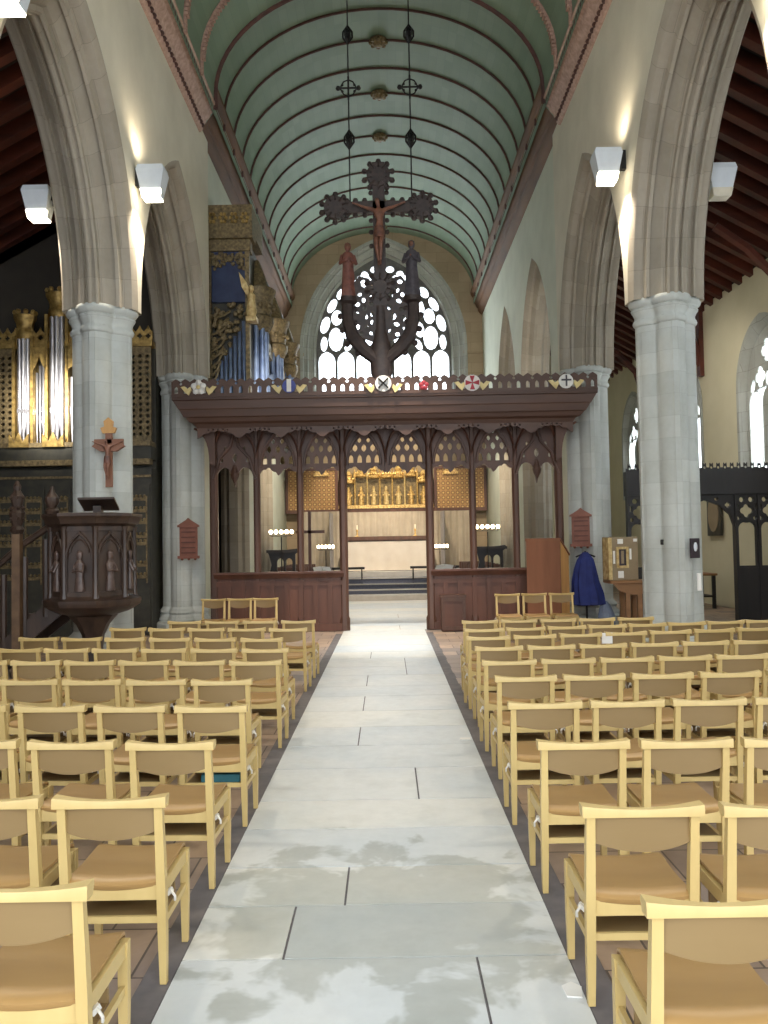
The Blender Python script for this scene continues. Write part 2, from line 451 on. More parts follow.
# vault, ribs, bosses, cornices
VN = (3.55, 2.5, 11.54, 11.1)
VC = (3.75, 2.65, 12.1, 11.65)
VA, VB, VZ, VL = VC
def vpt(t, ins=0.):
    return ((VA-ins)*math.cos(t), VZ + (VB-ins)*math.sin(t))
NV = 32
def vault(name, Y0, Y1):
    m = MB(); pts = [(VA, VL)] + [vpt(PI*k/NV) for k in range(NV+1)] + [(-VA, VL)]
    cum = [0]
    for k in range(1, len(pts)): cum.append(cum[-1] + math.dist(pts[k], pts[k-1]))
    ys = [Y0, Y1]
    m.rings([[(x, y, z) for x, z in pts] for y in ys], False, False, (cum, ys))
    out = [(x*1.03, z + .12) for x, z in pts]
    m.rings([[(x, y, z) for x, z in out] for y in ys], False, False, (cum, ys))
    # swap uv so that planks run along the building
    m.uv = [[(v, u) for u, v in q] if q else None for q in m.uv]
    return struct(m.build(name, M['green'], smooth=60))
NE = 17.55
ceil_c = vault('ceiling_chancel', NE, 34)
VA, VB, VZ, VL = VN
ceil_n = vault('ceiling_nave', -2.5, NE)
VA, VB, VZ, VL = VC
def rib(y, mat, parent, r, bead):
    m = MB(); pts = [vpt(PI*k/NV, r*.5) for k in range(NV+1)]
    pts = [(VA - r*.5, VZ - .3)] + pts + [(-VA + r*.5, VZ - .3)]
    m.path([(x, y, z) for x, z in pts], r, 6)
    if bead:
        for k in range(0, 96):
            x, z = vpt(PI*(k+.5)/96, r*1.5); m.box(x-.03, x+.03, y-.07, y+.07, z-.03, z+.03)
    m.build('vault_rib', mat, parent)
for k in range(12): rib(19.54 + 1.25*k, M['rib_red'], ceil_c, .035, False)
rib(18.3, M['rib_red'], ceil_c, .045, False)
VA, VB, VZ, VL = VN
rib(NE - .06, M['rib_red'], ceil_n, .05, False)
for k in range(1, 13): rib(NE - .02 - 1.35*k, M['rib_pink'], ceil_n, .045, True)
VA, VB, VZ, VL = VC
# gable closing the step between the two vaults
in_ = [(VN[0]*math.cos(PI*k/NV), VN[2] + VN[1]*math.sin(PI*k/NV)) for k in range(NV+1)]
m = MB(); m.plate([(3.9, 10.8), (4.3, 10.8), (4.3, 15.2), (-4.3, 15.2), (-4.3, 10.8), (-3.9, 10.8), (-3.6, 11.2)] + list(reversed(in_)) + [(3.6, 11.2)], [], NE, NE + .04)
struct(fixn(m.build('wall_vault_step', M['green'], smooth=0)))
for k in range(1, 12, 2):
    m = MB(); y = 19.54 + 1.25*k
    m.lathe([(.02, -.13), (.1, -.11), (.18, -.04), (.24, .02), (.2, .06)], (0, y, VZ + VB - .06), 10)
    for q in range(8):
        a = q*PI/4; m.ball((.19*math.cos(a), y + .19*math.sin(a), VZ + VB - .08), .065, 8)
    m.build('vault_boss', M['dull_gold'], ceil_c)
for sg, nm in ((-1, 'left'), (1, 'right')):
    # nave cornice
    prof = [(3.92, 10.74), (3.83, 10.76), (3.79, 10.82), (3.81, 10.88), (3.75, 10.92), (3.72, 11.0), (3.66, 11.05), (3.63, 11.13), (3.58, 11.17), (3.56, 11.29), (3.52, 11.31), (3.52, 11.36), (3.92, 11.36)]
    m = MB(); m.rings([[(x*sg, y, z) for x, z in prof] for y in (-2.5, 17.5)])
    c = struct(fixn(m.build('trim_cornice_nave_' + nm, M['cornice_pink'], smooth=30)))
    b = MB()
    for k in range(72):
        y = 17.4 - k*.16
        b.ball((sg*3.79, y, 10.85), .05, 6); b.box(sg*3.575-.03, sg*3.575+.03, y-.04, y+.04, 11.17, 11.25)
    b2 = b.build('bead_row', M['rib_red'], c)
    # chancel cornice, a bulky moulded timber
    prof = [(4.14, 11.2), (4.08, 11.22), (3.98, 11.3), (3.92, 11.42), (3.94, 11.48), (3.88, 11.52), (3.8, 11.7), (3.74, 11.86), (3.76, 11.92), (3.7, 11.96), (3.64, 12.06), (3.63, 12.16), (3.7, 12.2), (3.72, 12.3), (4.14, 12.3)]
    m = MB(); m.rings([[(x*sg, y, z) for x, z in prof] for y in (17.6, 34)])
    struct(fixn(m.build('trim_cornice_chancel_' + nm, M['cornice_brown'], smooth=25)))

# east wall with the great window
EY = 34.0
outer = lancet(0, 6.6, 7.0, 9.9, 4.5, 18)
m = MB(); m.plate([(-4.3, 0), (4.3, 0), (4.3, 15.2), (-4.3, 15.2)], [outer], EY, EY + .5)
east = struct(m.build('wall_east', M['east_stone'], smooth=0))
m = MB(); m.box(-4.1, -3.3, EY-.08, EY, 9.62, 9.74); m.box(3.3, 4.1, EY-.08, EY, 9.62, 9.74)
struct(m.build('trim_string_course', M['east_stone']))
wn = struct(link('window_east', None))
def insl(d): 
    w = 6.6 - 2*d; s0 = 3.3; c = (4.5**2 - s0**2)/(2*s0); R = s0 + c - d
    return lancet(0, w, 7.0 + d*.5, 9.9, math.sqrt(R*R - c*c), 18)
m = MB()
prev = None
for d, y in ((-.16, EY-.02), (-.14, EY-.1), (-.02, EY-.1), (0, EY), (.02, EY+.0), (.1, EY+.06), (.16, EY+.04), (.2, EY+.12), (.36, EY+.24), (.42, EY+.2), (.46, EY+.3), (.55, EY+.45)):
    r = [(x, y, z) for x, z in insl(d)]
    if prev: m.rings([prev, r], False)
    prev = r
fixn(m.build('window_surround', M['grey_stone'], wn, smooth=25))
holes = []
def hole(h): holes.append(h)
for k in range(7):
    cx = -2.37 + k*.79
    zs = 9.45 if k != 3 else 9.6
    hole(lancet(cx, .69, 7.35, zs, .42, 6))
for s in (-1, 1):
    for (x, z, w, h, r) in ((1.98, 10.38, .56, .95, 0), (1.45, 10.12, .26, .5, .5), (2.48, 10.2, .26, .6, .05), (1.02, 10.25, .3, .5, -.3),
                            (1.5, 10.75, .38, .66, .25), (2.42, 11.0, .34, .7, .3), (1.93, 11.3, .42, .62, .1), (1.0, 11.0, .36, .62, -.2), (.58, 10.4, .3, .6, .15),
                            (2.12, 11.8, .3, .62, .5), (1.5, 11.65, .42, .72, .15), (1.72, 12.3, .32, .5, .6), (1.05, 11.75, .34, .56, -.2), (.58, 11.2, .3, .6, 0), (.2, 10.9, .24, .5, .1)):
        hole(ellipse(s*x, z, w/2*1.09, h/2*1.06, 12, s*r))
    hole(quatre(s*.72, 12.2, .33)); hole(quatre(s*.74, 12.9, .34)); hole(ellipse(s*.32, 13.3, .18, .14)); hole(ellipse(s*.25, 12.62, .1, .16)); hole(ellipse(s*1.24, 12.72, .13, .2, 12, s*.7))
    hole(ellipse(s*.2, 12.0, .11, .2)); hole(ellipse(s*.22, 11.5, .12, .22))
out = insl(.5)
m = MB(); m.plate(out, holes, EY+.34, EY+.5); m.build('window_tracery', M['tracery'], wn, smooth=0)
m = MB(); m.plate(out, [], EY+.4, EY+.42); m.build('window_pane', M['glass'], wn, smooth=0)

# aisles: walls, roofs, windows
AX = 9.0
SW = (3.0, 9.2, 14.4, 19.6, 24.8, 29.9)
def side_plate(mb, outer, holes, x0, x1): mb.plate(outer, holes, x0, x1, lambda u, d, v: (d, u, v))
hs = []
for yc in SW: hs.append([(yc + x, z) for x, z in lancet(0, 2.5, 3.4, 5.55, 1.45, 10)])
m = MB(); side_plate(m, [(-2.5, 0), (34.5, 0), (34.5, 8.35), (-2.5, 8.35)], hs, AX, AX + .6)
struct(m.build('wall_south', M['aisle_plaster'], smooth=0))
for k, yc in enumerate(SW):
    wd = struct(link('window_%d' % (k+1), None))
    m = MB()
    prev = None
    for g, x in ((-.18, AX-.01), (-.18, AX-.05), (-.05, AX-.05), (0, AX+.0), (.12, AX+.1), (.14, AX+.4)):
        r = [(x, yc + a, z) for a, z in lancet(0, 2.5 - 2*g, 3.4 + g*.5, 5.55, 1.45 - g, 10)]
        if prev: m.rings([prev, r], False)
        prev = r
    fixn(m.build('window_surround', M['grey_stone'], wd, smooth=25))
    H = []
    for q in (-1, 0, 1): H.append([(yc + x, z) for x, z in lancet(q*.72, .6, 3.55, 5.1, .34, 6)])
    for q, z, r in ((-.38, 5.72, .26), (.38, 5.72, .26), (0, 6.3, .28)): H.append([(yc + x, zz) for x, zz in quatre(q, z, r, 24)])
    for q, z, a in ((-.8, 5.55, .5), (.8, 5.55, -.5), (0, 5.62, 0)): H.append([(yc + x, zz) for x, zz in ellipse(q, z, .1, .18, 10, -a)])
    o_ = [(yc + a, z) for a, z in lancet(0, 2.22, 3.48, 5.55, 1.3, 10)]
    m = MB(); side_plate(m, o_, H, AX+.1, AX+.2); m.build('window_tracery', M['grey_stone'], wd, smooth=0)
    m = MB(); side_plate(m, o_, [], AX+.15, AX+.165); m.build('window_pane', M['glass'], wd, smooth=0)
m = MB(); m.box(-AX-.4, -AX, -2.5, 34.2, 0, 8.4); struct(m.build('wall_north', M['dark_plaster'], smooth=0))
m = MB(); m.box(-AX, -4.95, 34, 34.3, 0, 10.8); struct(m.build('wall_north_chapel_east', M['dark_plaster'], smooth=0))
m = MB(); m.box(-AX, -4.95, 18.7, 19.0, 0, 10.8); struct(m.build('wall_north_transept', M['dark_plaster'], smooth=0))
m = MB(); m.box(CHX2, AX, 34, 34.4, 0, 10.8); struct(m.build('wall_chapel_east', M['aisle_plaster'], smooth=0))
for sg, nm, y1 in ((-1, 'left', 34), (1, 'right', 34)):
    m = MB()
    m.rings([[(sg*4.95, y, 10.75), (sg*9.4, y, 8.3), (sg*9.4, y, 8.45), (sg*4.95, y, 10.95)] for y in (-2.5, y1)])
    r = struct(fixn(m.build('ceiling_aisle_' + nm, M['roof_board'], smooth=0)))
    y = .2
    while y < y1:
        b = MB(); b.rings([[(x, yy, z) for yy, z in ((y-.1, zc-.3), (y+.1, zc-.3), (y+.1, zc), (y-.1, zc))] for x, zc in ((sg*4.95, 10.76), (sg*9.0, 8.5))])
        b.build('rafter', M['roof_oak'], r, smooth=0); y += .62
    k = 0
    for yy in (5.3+2.6, 13.1, 18.2, 23.3, 28.5):
        if yy > y1 or sg < 0: continue
        b = MB(); b.path([(sg*8.95, yy, 6.7), (sg*8.7, yy, 7.6), (sg*8.1, yy, 8.25), (sg*7.4, yy, 8.75)], .11, 6); b.box(sg*8.98-.1, sg*8.98+.1, yy-.12, yy+.12, 6.4, 8.5)
        b.build('wall_brace', M['roof_oak'], r, smooth=0)

# ---------------------------------------------------------------- pillars
def section(scale=1., n=128):
    out = []
    for k in range(n):
        a = 2*PI*k/n; best = 0
        for q in range(4):
            th = q*PI/2; d = .235; R = .235
            b = math.cos(a - th)*d; disc = R*R - (d*d - b*b)
            if b > 0 and disc > 0: best = max(best, b + math.sqrt(disc))
        core = .345
        c4 = abs(((a + PI/4) % (PI/2)) - PI/4)
        if c4 < .11: core = .485/math.cos(c4)
        best = max(best, core)
        out.append((best*scale*math.cos(a), best*scale*math.sin(a)))
    return out
def pillar(x, y, label):
    t = thing('stone_pillar', label, 'pillar', (x, y, 0), 0, 'stone pillars of the nave arcade')
    m = MB(); sec = section(.95)
    cum = [0]
    for k in range(len(sec)): cum.append(cum[-1] + math.dist(sec[k], sec[(k+1) % len(sec)]))
    zs = [.5, 5.25]
    m.rings([[(a, b, z) for a, b in sec] for z in zs], True, True, (cum, zs)); m.build('shaft', M['pillar'], t, smooth=50)
    def blend(k, w):
        out = []
        for a, b in sec:
            r = math.hypot(a, b); q = r*(1-w) + .455*w; out.append((a/r*q*k, b/r*q*k))
        return out
    m = MB(); m.rings([[(a, b, z) for a, b in blend(k, w)] for k, z, w in ((1.0, 5.2, 0), (1.05, 5.22, .05), (1.09, 5.26, .08), (1.06, 5.3, .08), (1.02, 5.32, .08), (1.02, 5.36, .12), (1.07, 5.41, .16), (1.12, 5.44, .2), (1.14, 5.47, .2), (1.1, 5.49, .2), (1.16, 5.51, .24), (1.21, 5.54, .26), (1.23, 5.58, .26), (1.19, 5.62, .26), (1.15, 5.63, .26))])
    m.build('capital', M['pillar'], t, smooth=50)
    m = MB(); m.rings([[(a*k, b*k, z) for a, b in sec] for k, z in ((1.0, .56), (1.06, .52), (1.16, .48), (1.18, .44), (1.1, .4), (1.14, .36), (1.26, .3), (1.27, .25), (1.22, .22))])
    m.lathe([(.66, 0), (.66, .2), (.6, .24)], (0, 0, 0), 8, rot=PI/8)
    m.build('pillar_base', M['pillar'], t, smooth=40)
    # core of masonry rising between the arches
    return t
for sg, side in ((-1, 'left'), (1, 'right')):
    pillar(sg*4.48, 13.1, {-1: 'tall pale stone pillar on the left, standing right behind the wooden pulpit', 1: 'tall pale stone pillar on the right, rising alone behind the chair rows'}[sg])
    pillar(sg*4.48, 18.32, {-1: 'stone pillar at the left end of the rood screen, with a small tablet', 1: 'stone pillar at the right end of the rood screen, behind the blue gown'}[sg])
    for yy in (7.9, 2.7):
        s2 = MB(); sec = section(.95)
        cum = [0]
        for k in range(len(sec)): cum.append(cum[-1] + math.dist(sec[k], sec[(k+1) % len(sec)]))
        s2.rings([[(a + sg*4.48, b + yy, z) for a, b in sec] for z in (0, 5.6)], True, True, (cum, [0, 5.6]))
        struct(s2.build('trim_pillar_' + side, M['pillar'], smooth=50))

# ---------------------------------------------------------------- wall lamps
def lamp(x, y, z, sg, label, lit=True, power=60, s=.84):
    """sg: which way the lamp sticks out from the wall along x"""
    t = thing('wall_lamp', label, 'lamp', (x, y, z), 0, 'angular lamps on the arcade')
    m = MB()
    w = .26*s; 
    m.rings([[(-w*.62, -w*.5, -.3*s), (w*.62, -w*.5, -.3*s), (w*.62, w*.5, -.3*s), (-w*.62, w*.5, -.3*s)],
             [(-w, -w*.8, .2*s), (w, -w*.8, .2*s), (w, w*.8, .2*s), (-w, w*.8, .2*s)],
             [(-w*.9, -w*.7, .3*s), (w*.9, -w*.7, .3*s), (w*.9, w*.7, .3*s), (-w*.9, w*.7, .3*s)]], False)
    # open hood: second, slightly smaller skin
    m.rings([[(-w*.56, -w*.44, -.3*s), (w*.56, -w*.44, -.3*s), (w*.56, w*.44, -.3*s), (-w*.56, w*.44, -.3*s)],
             [(-w*.9, -w*.7, .2*s), (w*.9, -w*.7, .2*s), (w*.9, w*.7, .2*s), (-w*.9, w*.7, .2*s)]], False)
    fixn(m.build('lamp_housing', M['lampshade'], t, smooth=0))
    m = MB(); m.rings([[(-w*.62, -w*.52, -.31*s), (w*.62, -w*.52, -.31*s), (w*.62, w*.5, -.31*s), (-w*.62, w*.5, -.31*s)],
                       [(-w*.74, -w*.63, -.16*s), (w*.74, -w*.63, -.16*s), (w*.7, w*.6, -.16*s), (-w*.7, w*.6, -.16*s)]])
    m.build('lamp_glass', M['lampglow'] if lit else M['dead_lamp'], t, smooth=0)
    m = MB(); m.bar((0, 0, .1*s), (-sg*.34*s, 0, .1*s), .06); m.bar((-sg*.28, 0, -.05), (-sg*.28, 0, .25), .1, .1)
    m.build('lamp_bracket', M['iron'], t, smooth=0)
    if lit:
        for dz, en, ang, col in ((-.42*s, power, 120, (1, .87, .7)), (.45*s, power*.12, 150, (1, .86, .66))):
            l = bpy.data.lights.new('lamp_light', 'SPOT'); l.energy = en; l.spot_size = math.radians(ang); l.spot_blend = .7; l.color = col; l.shadow_soft_size = .12
            lo = link('lamp_light', l, t, (0, 0, dz)); lo.rotation_euler = (0 if dz < 0 else PI, 0, 0)
    return t
lamp(-3.62, 12.95, 7.62, 1, 'white angular wall lamp, lit, on nave side of the pillar behind the pulpit', True, 260)
lamp(-5.42, 12.95, 7.32, -1, 'white angular wall lamp, lit, on aisle side of the left pillar', True, 160)
lamp(3.58, 12.95, 7.75, -1, 'white angular wall lamp, lit, on nave side of the right pillar', True, 260)
lamp(5.36, 12.95, 7.47, 1, 'unlit white angular lamp on the aisle side of the right pillar', False)
lamp(-3.62, 7.9, 7.38, 1, 'bright lamp cut off by the top left corner of the photo', True, 260)
lamp(3.7, 7.9, 7.45, -1, 'bright lamp cut off by the top right corner of the photo', True, 260)

# ---------------------------------------------------------------- rood screen
SY = 17.9
rs_ = thing('rood_screen', 'dark carved oak rood screen with loft spanning the nave between two pillars', 'screen', (0, SY, 0))
def S(mb, name, mat, smooth=40): return fixn(mb.build(name, mat, rs_, smooth=smooth))
posts = [-3.72, -2.79, -1.86, -.93, .93, 1.86, 2.79, 3.72]
def octopost(x, z0, z1, r=.075, y=0.):
    m = MB(); m.lathe([(r*1.25, z0), (r*1.25, z0 + .25), (r, z0 + .3), (r, z1 - .12), (r*1.3, z1 - .06), (r*1.1, z1)], (x, y, 0), 8, rot=PI/8)
    return m
for k, x in enumerate(posts): S(octopost(x, 0, 4.4, .095 if abs(x) > 3 or abs(x) < 1 else .078), 'post', M['oak'])
S(octopost(0, 3.4, 4.4, .05), 'pendant', M['oak'])
def tracery_bay(cx, w):
    """pierced gothic head"""
    z0, z1 = 3.36, 4.4; hw = w/2
    lower = []
    n = 10
    for q in (-1, 1):   # two cusped ogee arches along the lower edge
        c = cx + q*hw/2
        for k in range(n+1):
            u = -1 + 2*k/n; lower.append((c + u*hw/2*.98, z0 + .17*(1-abs(u))**.7 + .02*math.sin(3*PI*u)))
    outer = lower + [(cx + hw, z1), (cx - hw, z1)]
    H = []
    for q in (-.28, -.095, .095, .28): H.append(lancet(cx + q, .1, 3.6, 3.68, .1, 4))
    for q in (-.19, 0, .19): H.append(mandorla(cx + q, 3.92, .105, .17, 4))
    for q in (-.095, .095): H.append(mandorla(cx + q, 4.09, .08, .12, 4))
    for q in (-.3, .3): H.append(ellipse(cx + q, 3.88, .03, .06, 8))
    H.append(ellipse(cx, 4.23, .035, .04, 8))
    m = MB(); m.plate(outer, H, -.05, .05)
    # raised pointed hood moulding
    pts = [(cx + a, -.07, 3.55 + z*1.0) for a, z in archpts(.36, .76, 0, 8)]
    m.path(pts, .03, 6)
    return m
centers = [-2.325, -1.395, -.465, .465, 1.395, 2.325]
for cx in centers: S(tracery_bay(cx, .9), 'tracery', M['oak'], 0)
def end_bay(cx, w):
    hw = w/2; n = 14; lower = []
    for k in range(n+1):
        u = -1 + 2*k/n; z = 3.2 + .35*abs(math.sin(PI*u))**.6 - (.0 if abs(u) > .12 else .1)
        lower.append((cx + u*hw, z))
    H = [ellipse(cx - .2, 3.95, .03, .05, 8), ellipse(cx + .2, 3.95, .03, .05, 8), mandorla(cx, 3.75, .1, .2, 4), ellipse(cx - .28, 3.7, .03, .05, 8), ellipse(cx + .28, 3.7, .03, .05, 8)]
    m = MB(); m.plate(lower + [(cx + hw, 4.4), (cx - hw, 4.4)], H, -.05, .05)
    m.path([(cx - hw, -.08, 3.3), (cx - hw*.7, -.08, 3.75), (cx - hw*.2, -.08, 4.0), (cx, -.08, 4.3)], .035, 6)
    m.path([(cx + hw, -.08, 3.3), (cx + hw*.7, -.08, 3.75), (cx + hw*.2, -.08, 4.0), (cx, -.08, 4.3)], .035, 6)
    m.lathe([(.02, -.2), (.08, -.08), (.1, 0), (.05, .12), (.03, .2)], (cx, -.07, 3.4), 8)
    return m
for cx in (-3.255, 3.255): S(end_bay(cx, .9), 'ogee_canopy', M['oak'], 0)
# dado
def dado(x0, x1):
    m = MB(); m.box(x0, x1, -.05, .05, .12, 1.14)
    m.box(x0, x1, -.1, .1, 0, .16)
    n = 3; w = (x1-x0)/n
    for k in range(n):
        a, b = x0 + k*w, x0 + (k+1)*w
        m.box(a, a + .05, -.085, -.04, .16, 1.1); m.box(b - .05, b, -.085, -.04, .16, 1.1)
        m.box(a + .05, b - .05, -.08, -.04, .98, 1.08)
    return m
for a, b in zip(posts[:-1], posts[1:]):
    if a < 0 < b: continue
    S(dado(a, b), 'dado_panel', M['oak_red'], 0)
for a, b in ((posts[0], posts[3]), (posts[4], posts[7])):
    m = MB(); m.rings([[(x, y, z) for y, z in ((-.12, 1.2), (-.16, 1.24), (-.16, 1.28), (.14, 1.28), (.14, 1.14), (-.08, 1.14))] for x in (a, b)])
    S(m, 'rail', M['oak_red'], 0)
# loft: profile (y, z, half width) relative to SY
m = MB()
prof = [(-.80, 4.97, 4.42), (-.80, 4.9, 4.42), (-.76, 4.885, 4.4), (-.74, 4.72, 4.3), (-.72, 4.7, 4.28), (-.69, 4.56, 4.2), (-.65, 4.54, 4.16), (-.62, 4.46, 4.1), (-.54, 4.42, 4.0), (-.5, 4.32, 3.95), (-.2, 4.32, 3.95), (-.2, 4.97, 4.42)]
m.rings([[(s*hw, y, z) for y, z, hw in prof] for s in (-1, 1)])
S(m, 'loft_beam', M['loft_oak'], 30)
m = MB(); m.box(-3.95, 3.95, -.2, .4, 4.4, 4.97); S(m, 'loft_deck', M['oak'], 0)
# pierced parapet
def parapet():
    x0, x1 = -4.42, 4.42; z0, z1 = 4.97, 5.3; H = []; top = []
    n = 46; w = (x1-x0)/n
    for k in range(n):
        c = x0 + (k+.5)*w
        top += [(c - w*.5, z1 - .03), (c - w*.3, z1), (c, z1 + .035), (c + w*.3, z1)]
        H.append(lancet(c, w*.42, 5.03, 5.12, .06, 3)); 
        if k % 2: H.append(ellipse(c - w/2, 5.235, .032, .032, 8))
    m = MB(); m.plate([(x1, z0)] + [(x1, z1 - .03)] + list(reversed(top)) + [(x0, z0)], H, -.79, -.74)
    m.box(x0, x1, -.82, -.72, 4.95, 5.0)
    return m
S(parapet(), 'parapet', M['loft_oak'], 0)
# scalloped fringe under the loft
def fringe():
    pts = [(-3.95, 4.34)]; n = 9; w = 7.9/n; 
    for k in range(n):
        a = -3.95 + k*w
        for j in range(13):
            u = j/12; base = 4.12 + .17*math.sin(PI*u)**.8; cusp = .03*abs(math.sin(PI*u*6)); pts.append((a + u*w, base - cusp))
    pts.append((3.95, 4.34))
    H = []
    for k in range(n):
        a = -3.95 + (k+.5)*w
        for q in (-.2, -.1, 0, .1, .2): H.append(ellipse(a + q, 4.315 - .1*abs(q), .022, .018, 8))
    m = MB(); m.plate(list(reversed(pts)), H, -.53, -.49); return m
S(fringe(), 'carved_fringe', M['loft_oak'], 0)
# coved underside panels, one per bay, with ribs
for k in range(8):
    a, b = -3.72 + k*.93, -3.72 + (k+1)*.93
    m = MB(); n = 6
    for xa, xb in ((a + .02, b - .02),):
        rr = []
        for j in range(n+1):
            t = j/n*PI/2; y = -.5 + .44*math.sin(t); z = 4.34 - .42*(1 - math.cos(t)) 
            rr.append([(xa, y, z), (xb, y, z), (xb, y, z + .03), (xa, y, z + .03)])
    # panels curve down from the fringe to the posts only at the sides
        m.rings(rr)
    mm = MB()
    for xc in (a, b):
        n = 6
        for sgn in (-1, 1):
            pts = []
            for j in range(n+1):
                t = j/n*PI/2
                pts.append((xc + sgn*.3*(1-math.sin(t)), -.48 + .44*math.sin(t), 4.34 - .0*t - .75*(j/n)**1.6))
            mm.path(pts, .025, 5)
    S(mm, 'cove_rib', M['oak_red'], 40)
for s in (-1, 1):
    pts = [(s*3.95, 4.34), (s*3.95, 4.26)] + [(s*(3.74 + .2*(1 - math.sin(PI/2*q/6))), 4.22 - .6*(1 - math.cos(PI/2*q/6))) for q in range(7)] + [(s*3.62, 3.55), (s*3.62, 4.34)]
    m = MB(); m.plate(pts, [], -.35, -.1); S(m, 'end_bracket', M['oak'], 0)
# heraldic shields standing on the parapet
def disc(x, r, mat, name, z=5.14, y=-.85, n=18, th=.04):
    m = MB(); m.plate(ellipse(x, z, r, r, n), [], y, y + th); return m.build(name, M[mat], rs_, smooth=0)
def petals(x, r, z, n, pr, mat, name, y=-.87):
    m = MB()
    for k in range(n):
        a = PI/2 + 2*PI*k/n; m.ball((x + r*math.cos(a), y, z + r*math.sin(a)), pr, 8, sy=.4)
    return m.build(name, M[mat], rs_)
def leaves(x, z=5.07, d=.27):
    for s in (-1, 1):
        m = MB()
        m.plate([(x + s*(d-.12), z + .02), (x + s*(d-.06), z - .09), (x + s*d, z - .04), (x + s*(d+.1), z + .08), (x + s*(d+.02), z + .1), (x + s*(d-.04), z + .04), (x + s*(d-.1), z + .09)], [], -.87, -.83)
        fixn(m.build('gilt_leaf', M['leafgold'], rs_, smooth=0))
disc(-3.84, .13, 'shield_white', 'rose_badge'); petals(-3.84, .1, 5.14, 5, .065, 'shield_white', 'rose_petals'); petals(-3.84, .0, 5.14, 1, .045, 'leafgold', 'rose_centre', -.9); leaves(-3.84)
disc(-1.97, .14, 'shield_blue', 'blue_shield'); m = MB(); m.bar((-1.97, -.87, 5.02), (-1.97, -.87, 5.28), .09, .03); m.build('shield_cross', M['shield_white'], rs_, smooth=0); leaves(-1.97)
disc(-.02, .17, 'shield_white', 'saltire_badge', 5.16)
m = MB(); m.bar((-.12, -.88, 5.06), (.08, -.88, 5.26), .035, .03); m.bar((-.12, -.88, 5.26), (.08, -.88, 5.06), .035, .03); m.build('saltire', M['iron'], rs_, smooth=0); leaves(-.02, 5.05, .3)
petals(.82, .055, 5.1, 5, .05, 'shield_red', 'red_rose')
disc(1.82, .17, 'shield_white', 'cross_badge', 5.14)
for k in range(4):
    a = k*PI/2; m = MB(); c, s = math.cos(a), math.sin(a)
    q = [(0, 0), (.14, -.05), (.14, .05)]
    m.plate([(1.82 + x*c - y*s, 5.14 + x*s + y*c) for x, y in q], [], -.89, -.85); fixn(m.build('cross_arm', M['shield_red'], rs_, smooth=0))
leaves(1.82)
disc(3.76, .15, 'shield_white', 'grey_badge'); m = MB(); m.bar((3.76, -.88, 5.03), (3.76, -.88, 5.26), .03, .03); m.bar((3.66, -.88, 5.16), (3.86, -.88, 5.16), .03, .03); m.build('badge_cross', M['robe_blue'], rs_, smooth=0); leaves(3.76)

# ---------------------------------------------------------------- the rood
RY = 17.5
rood = thing('rood_cross', 'ornate dark wooden crucifix on a branching stand above the rood screen', 'crucifix', (0, RY, 0))
rx = -.05
m = MB()
m.bar((rx, 0, 6.9), (rx, 0, 10.0), .26, .12); m.bar((rx - 1.0, 0, 9.03), (rx + 1.0, 0, 9.03), .12, .24)
for cx, cz, R in ((rx, 9.72, .25), (rx - .93, 9.03, .24), (rx + .93, 9.03, .24), (rx, 7.3, .24)):
    m.plate(ellipse(cx, cz, R, R, 20), [], -.09, .07)
    m.lathe([(R*.75, 0), (R*.78, .02), (R*.5, .06), (.02, .08)], (0, 0, 0), 12) if False else None
    for k in range(10):
        a = 2*PI*k/10 + .3; m.ball((cx + (R+.06)*math.cos(a), 0, cz + (R+.06)*math.sin(a)), .065, 8)
        m.path([(cx + R*.6*math.cos(a), -.09, cz + R*.6*math.sin(a)), (cx + (R+.05)*math.cos(a), -.06, cz + (R+.05)*math.sin(a))], .03, 5)
for s in (-1, 1):
    for u in (.3, .5, .68): 
        for dz in (-.16, .16): m.ball((rx + s*u, 0, 9.03 + dz), .06, 8)
    for z in (8.75, 9.35, 9.5, 8.5, 8.2): m.ball((rx + s*.17, 0, z), .055, 8)
m.build('cross', M['rood'], rood)
# body by skin
def skin_body(name, joints, edges, mat, parent, loc, sub=2):
    me = bpy.data.meshes.new(name); names = list(joints)
    me.from_pydata([joints[n][0] for n in names], [(names.index(a), names.index(b)) for a, b in edges], [])
    o = bpy.data.objects.new('tmp', me); COL.objects.link(o)
    o.modifiers.new('s', 'SKIN')
    sk = me.skin_vertices[0].data if me.skin_vertices else None
    if sk is None:
        me.attributes
    for k, n in enumerate(names):
        r = joints[n][1]; r = r if isinstance(r, tuple) else (r, r)
        me.skin_vertices[0].data[k].radius = r
    me.skin_vertices[0].data[0].use_root = True
    ss = o.modifiers.new('u', 'SUBSURF'); ss.levels = sub; ss.render_levels = sub
    dg = bpy.context.evaluated_depsgraph_get(); dg.update()
    res = bpy.data.meshes.new_from_object(o.evaluated_get(dg)); bpy.data.objects.remove(o)
    for p in res.polygons: p.use_smooth = True
    res.materials.clear(); res.materials.append(mat)
    return link(name, res, parent, loc)
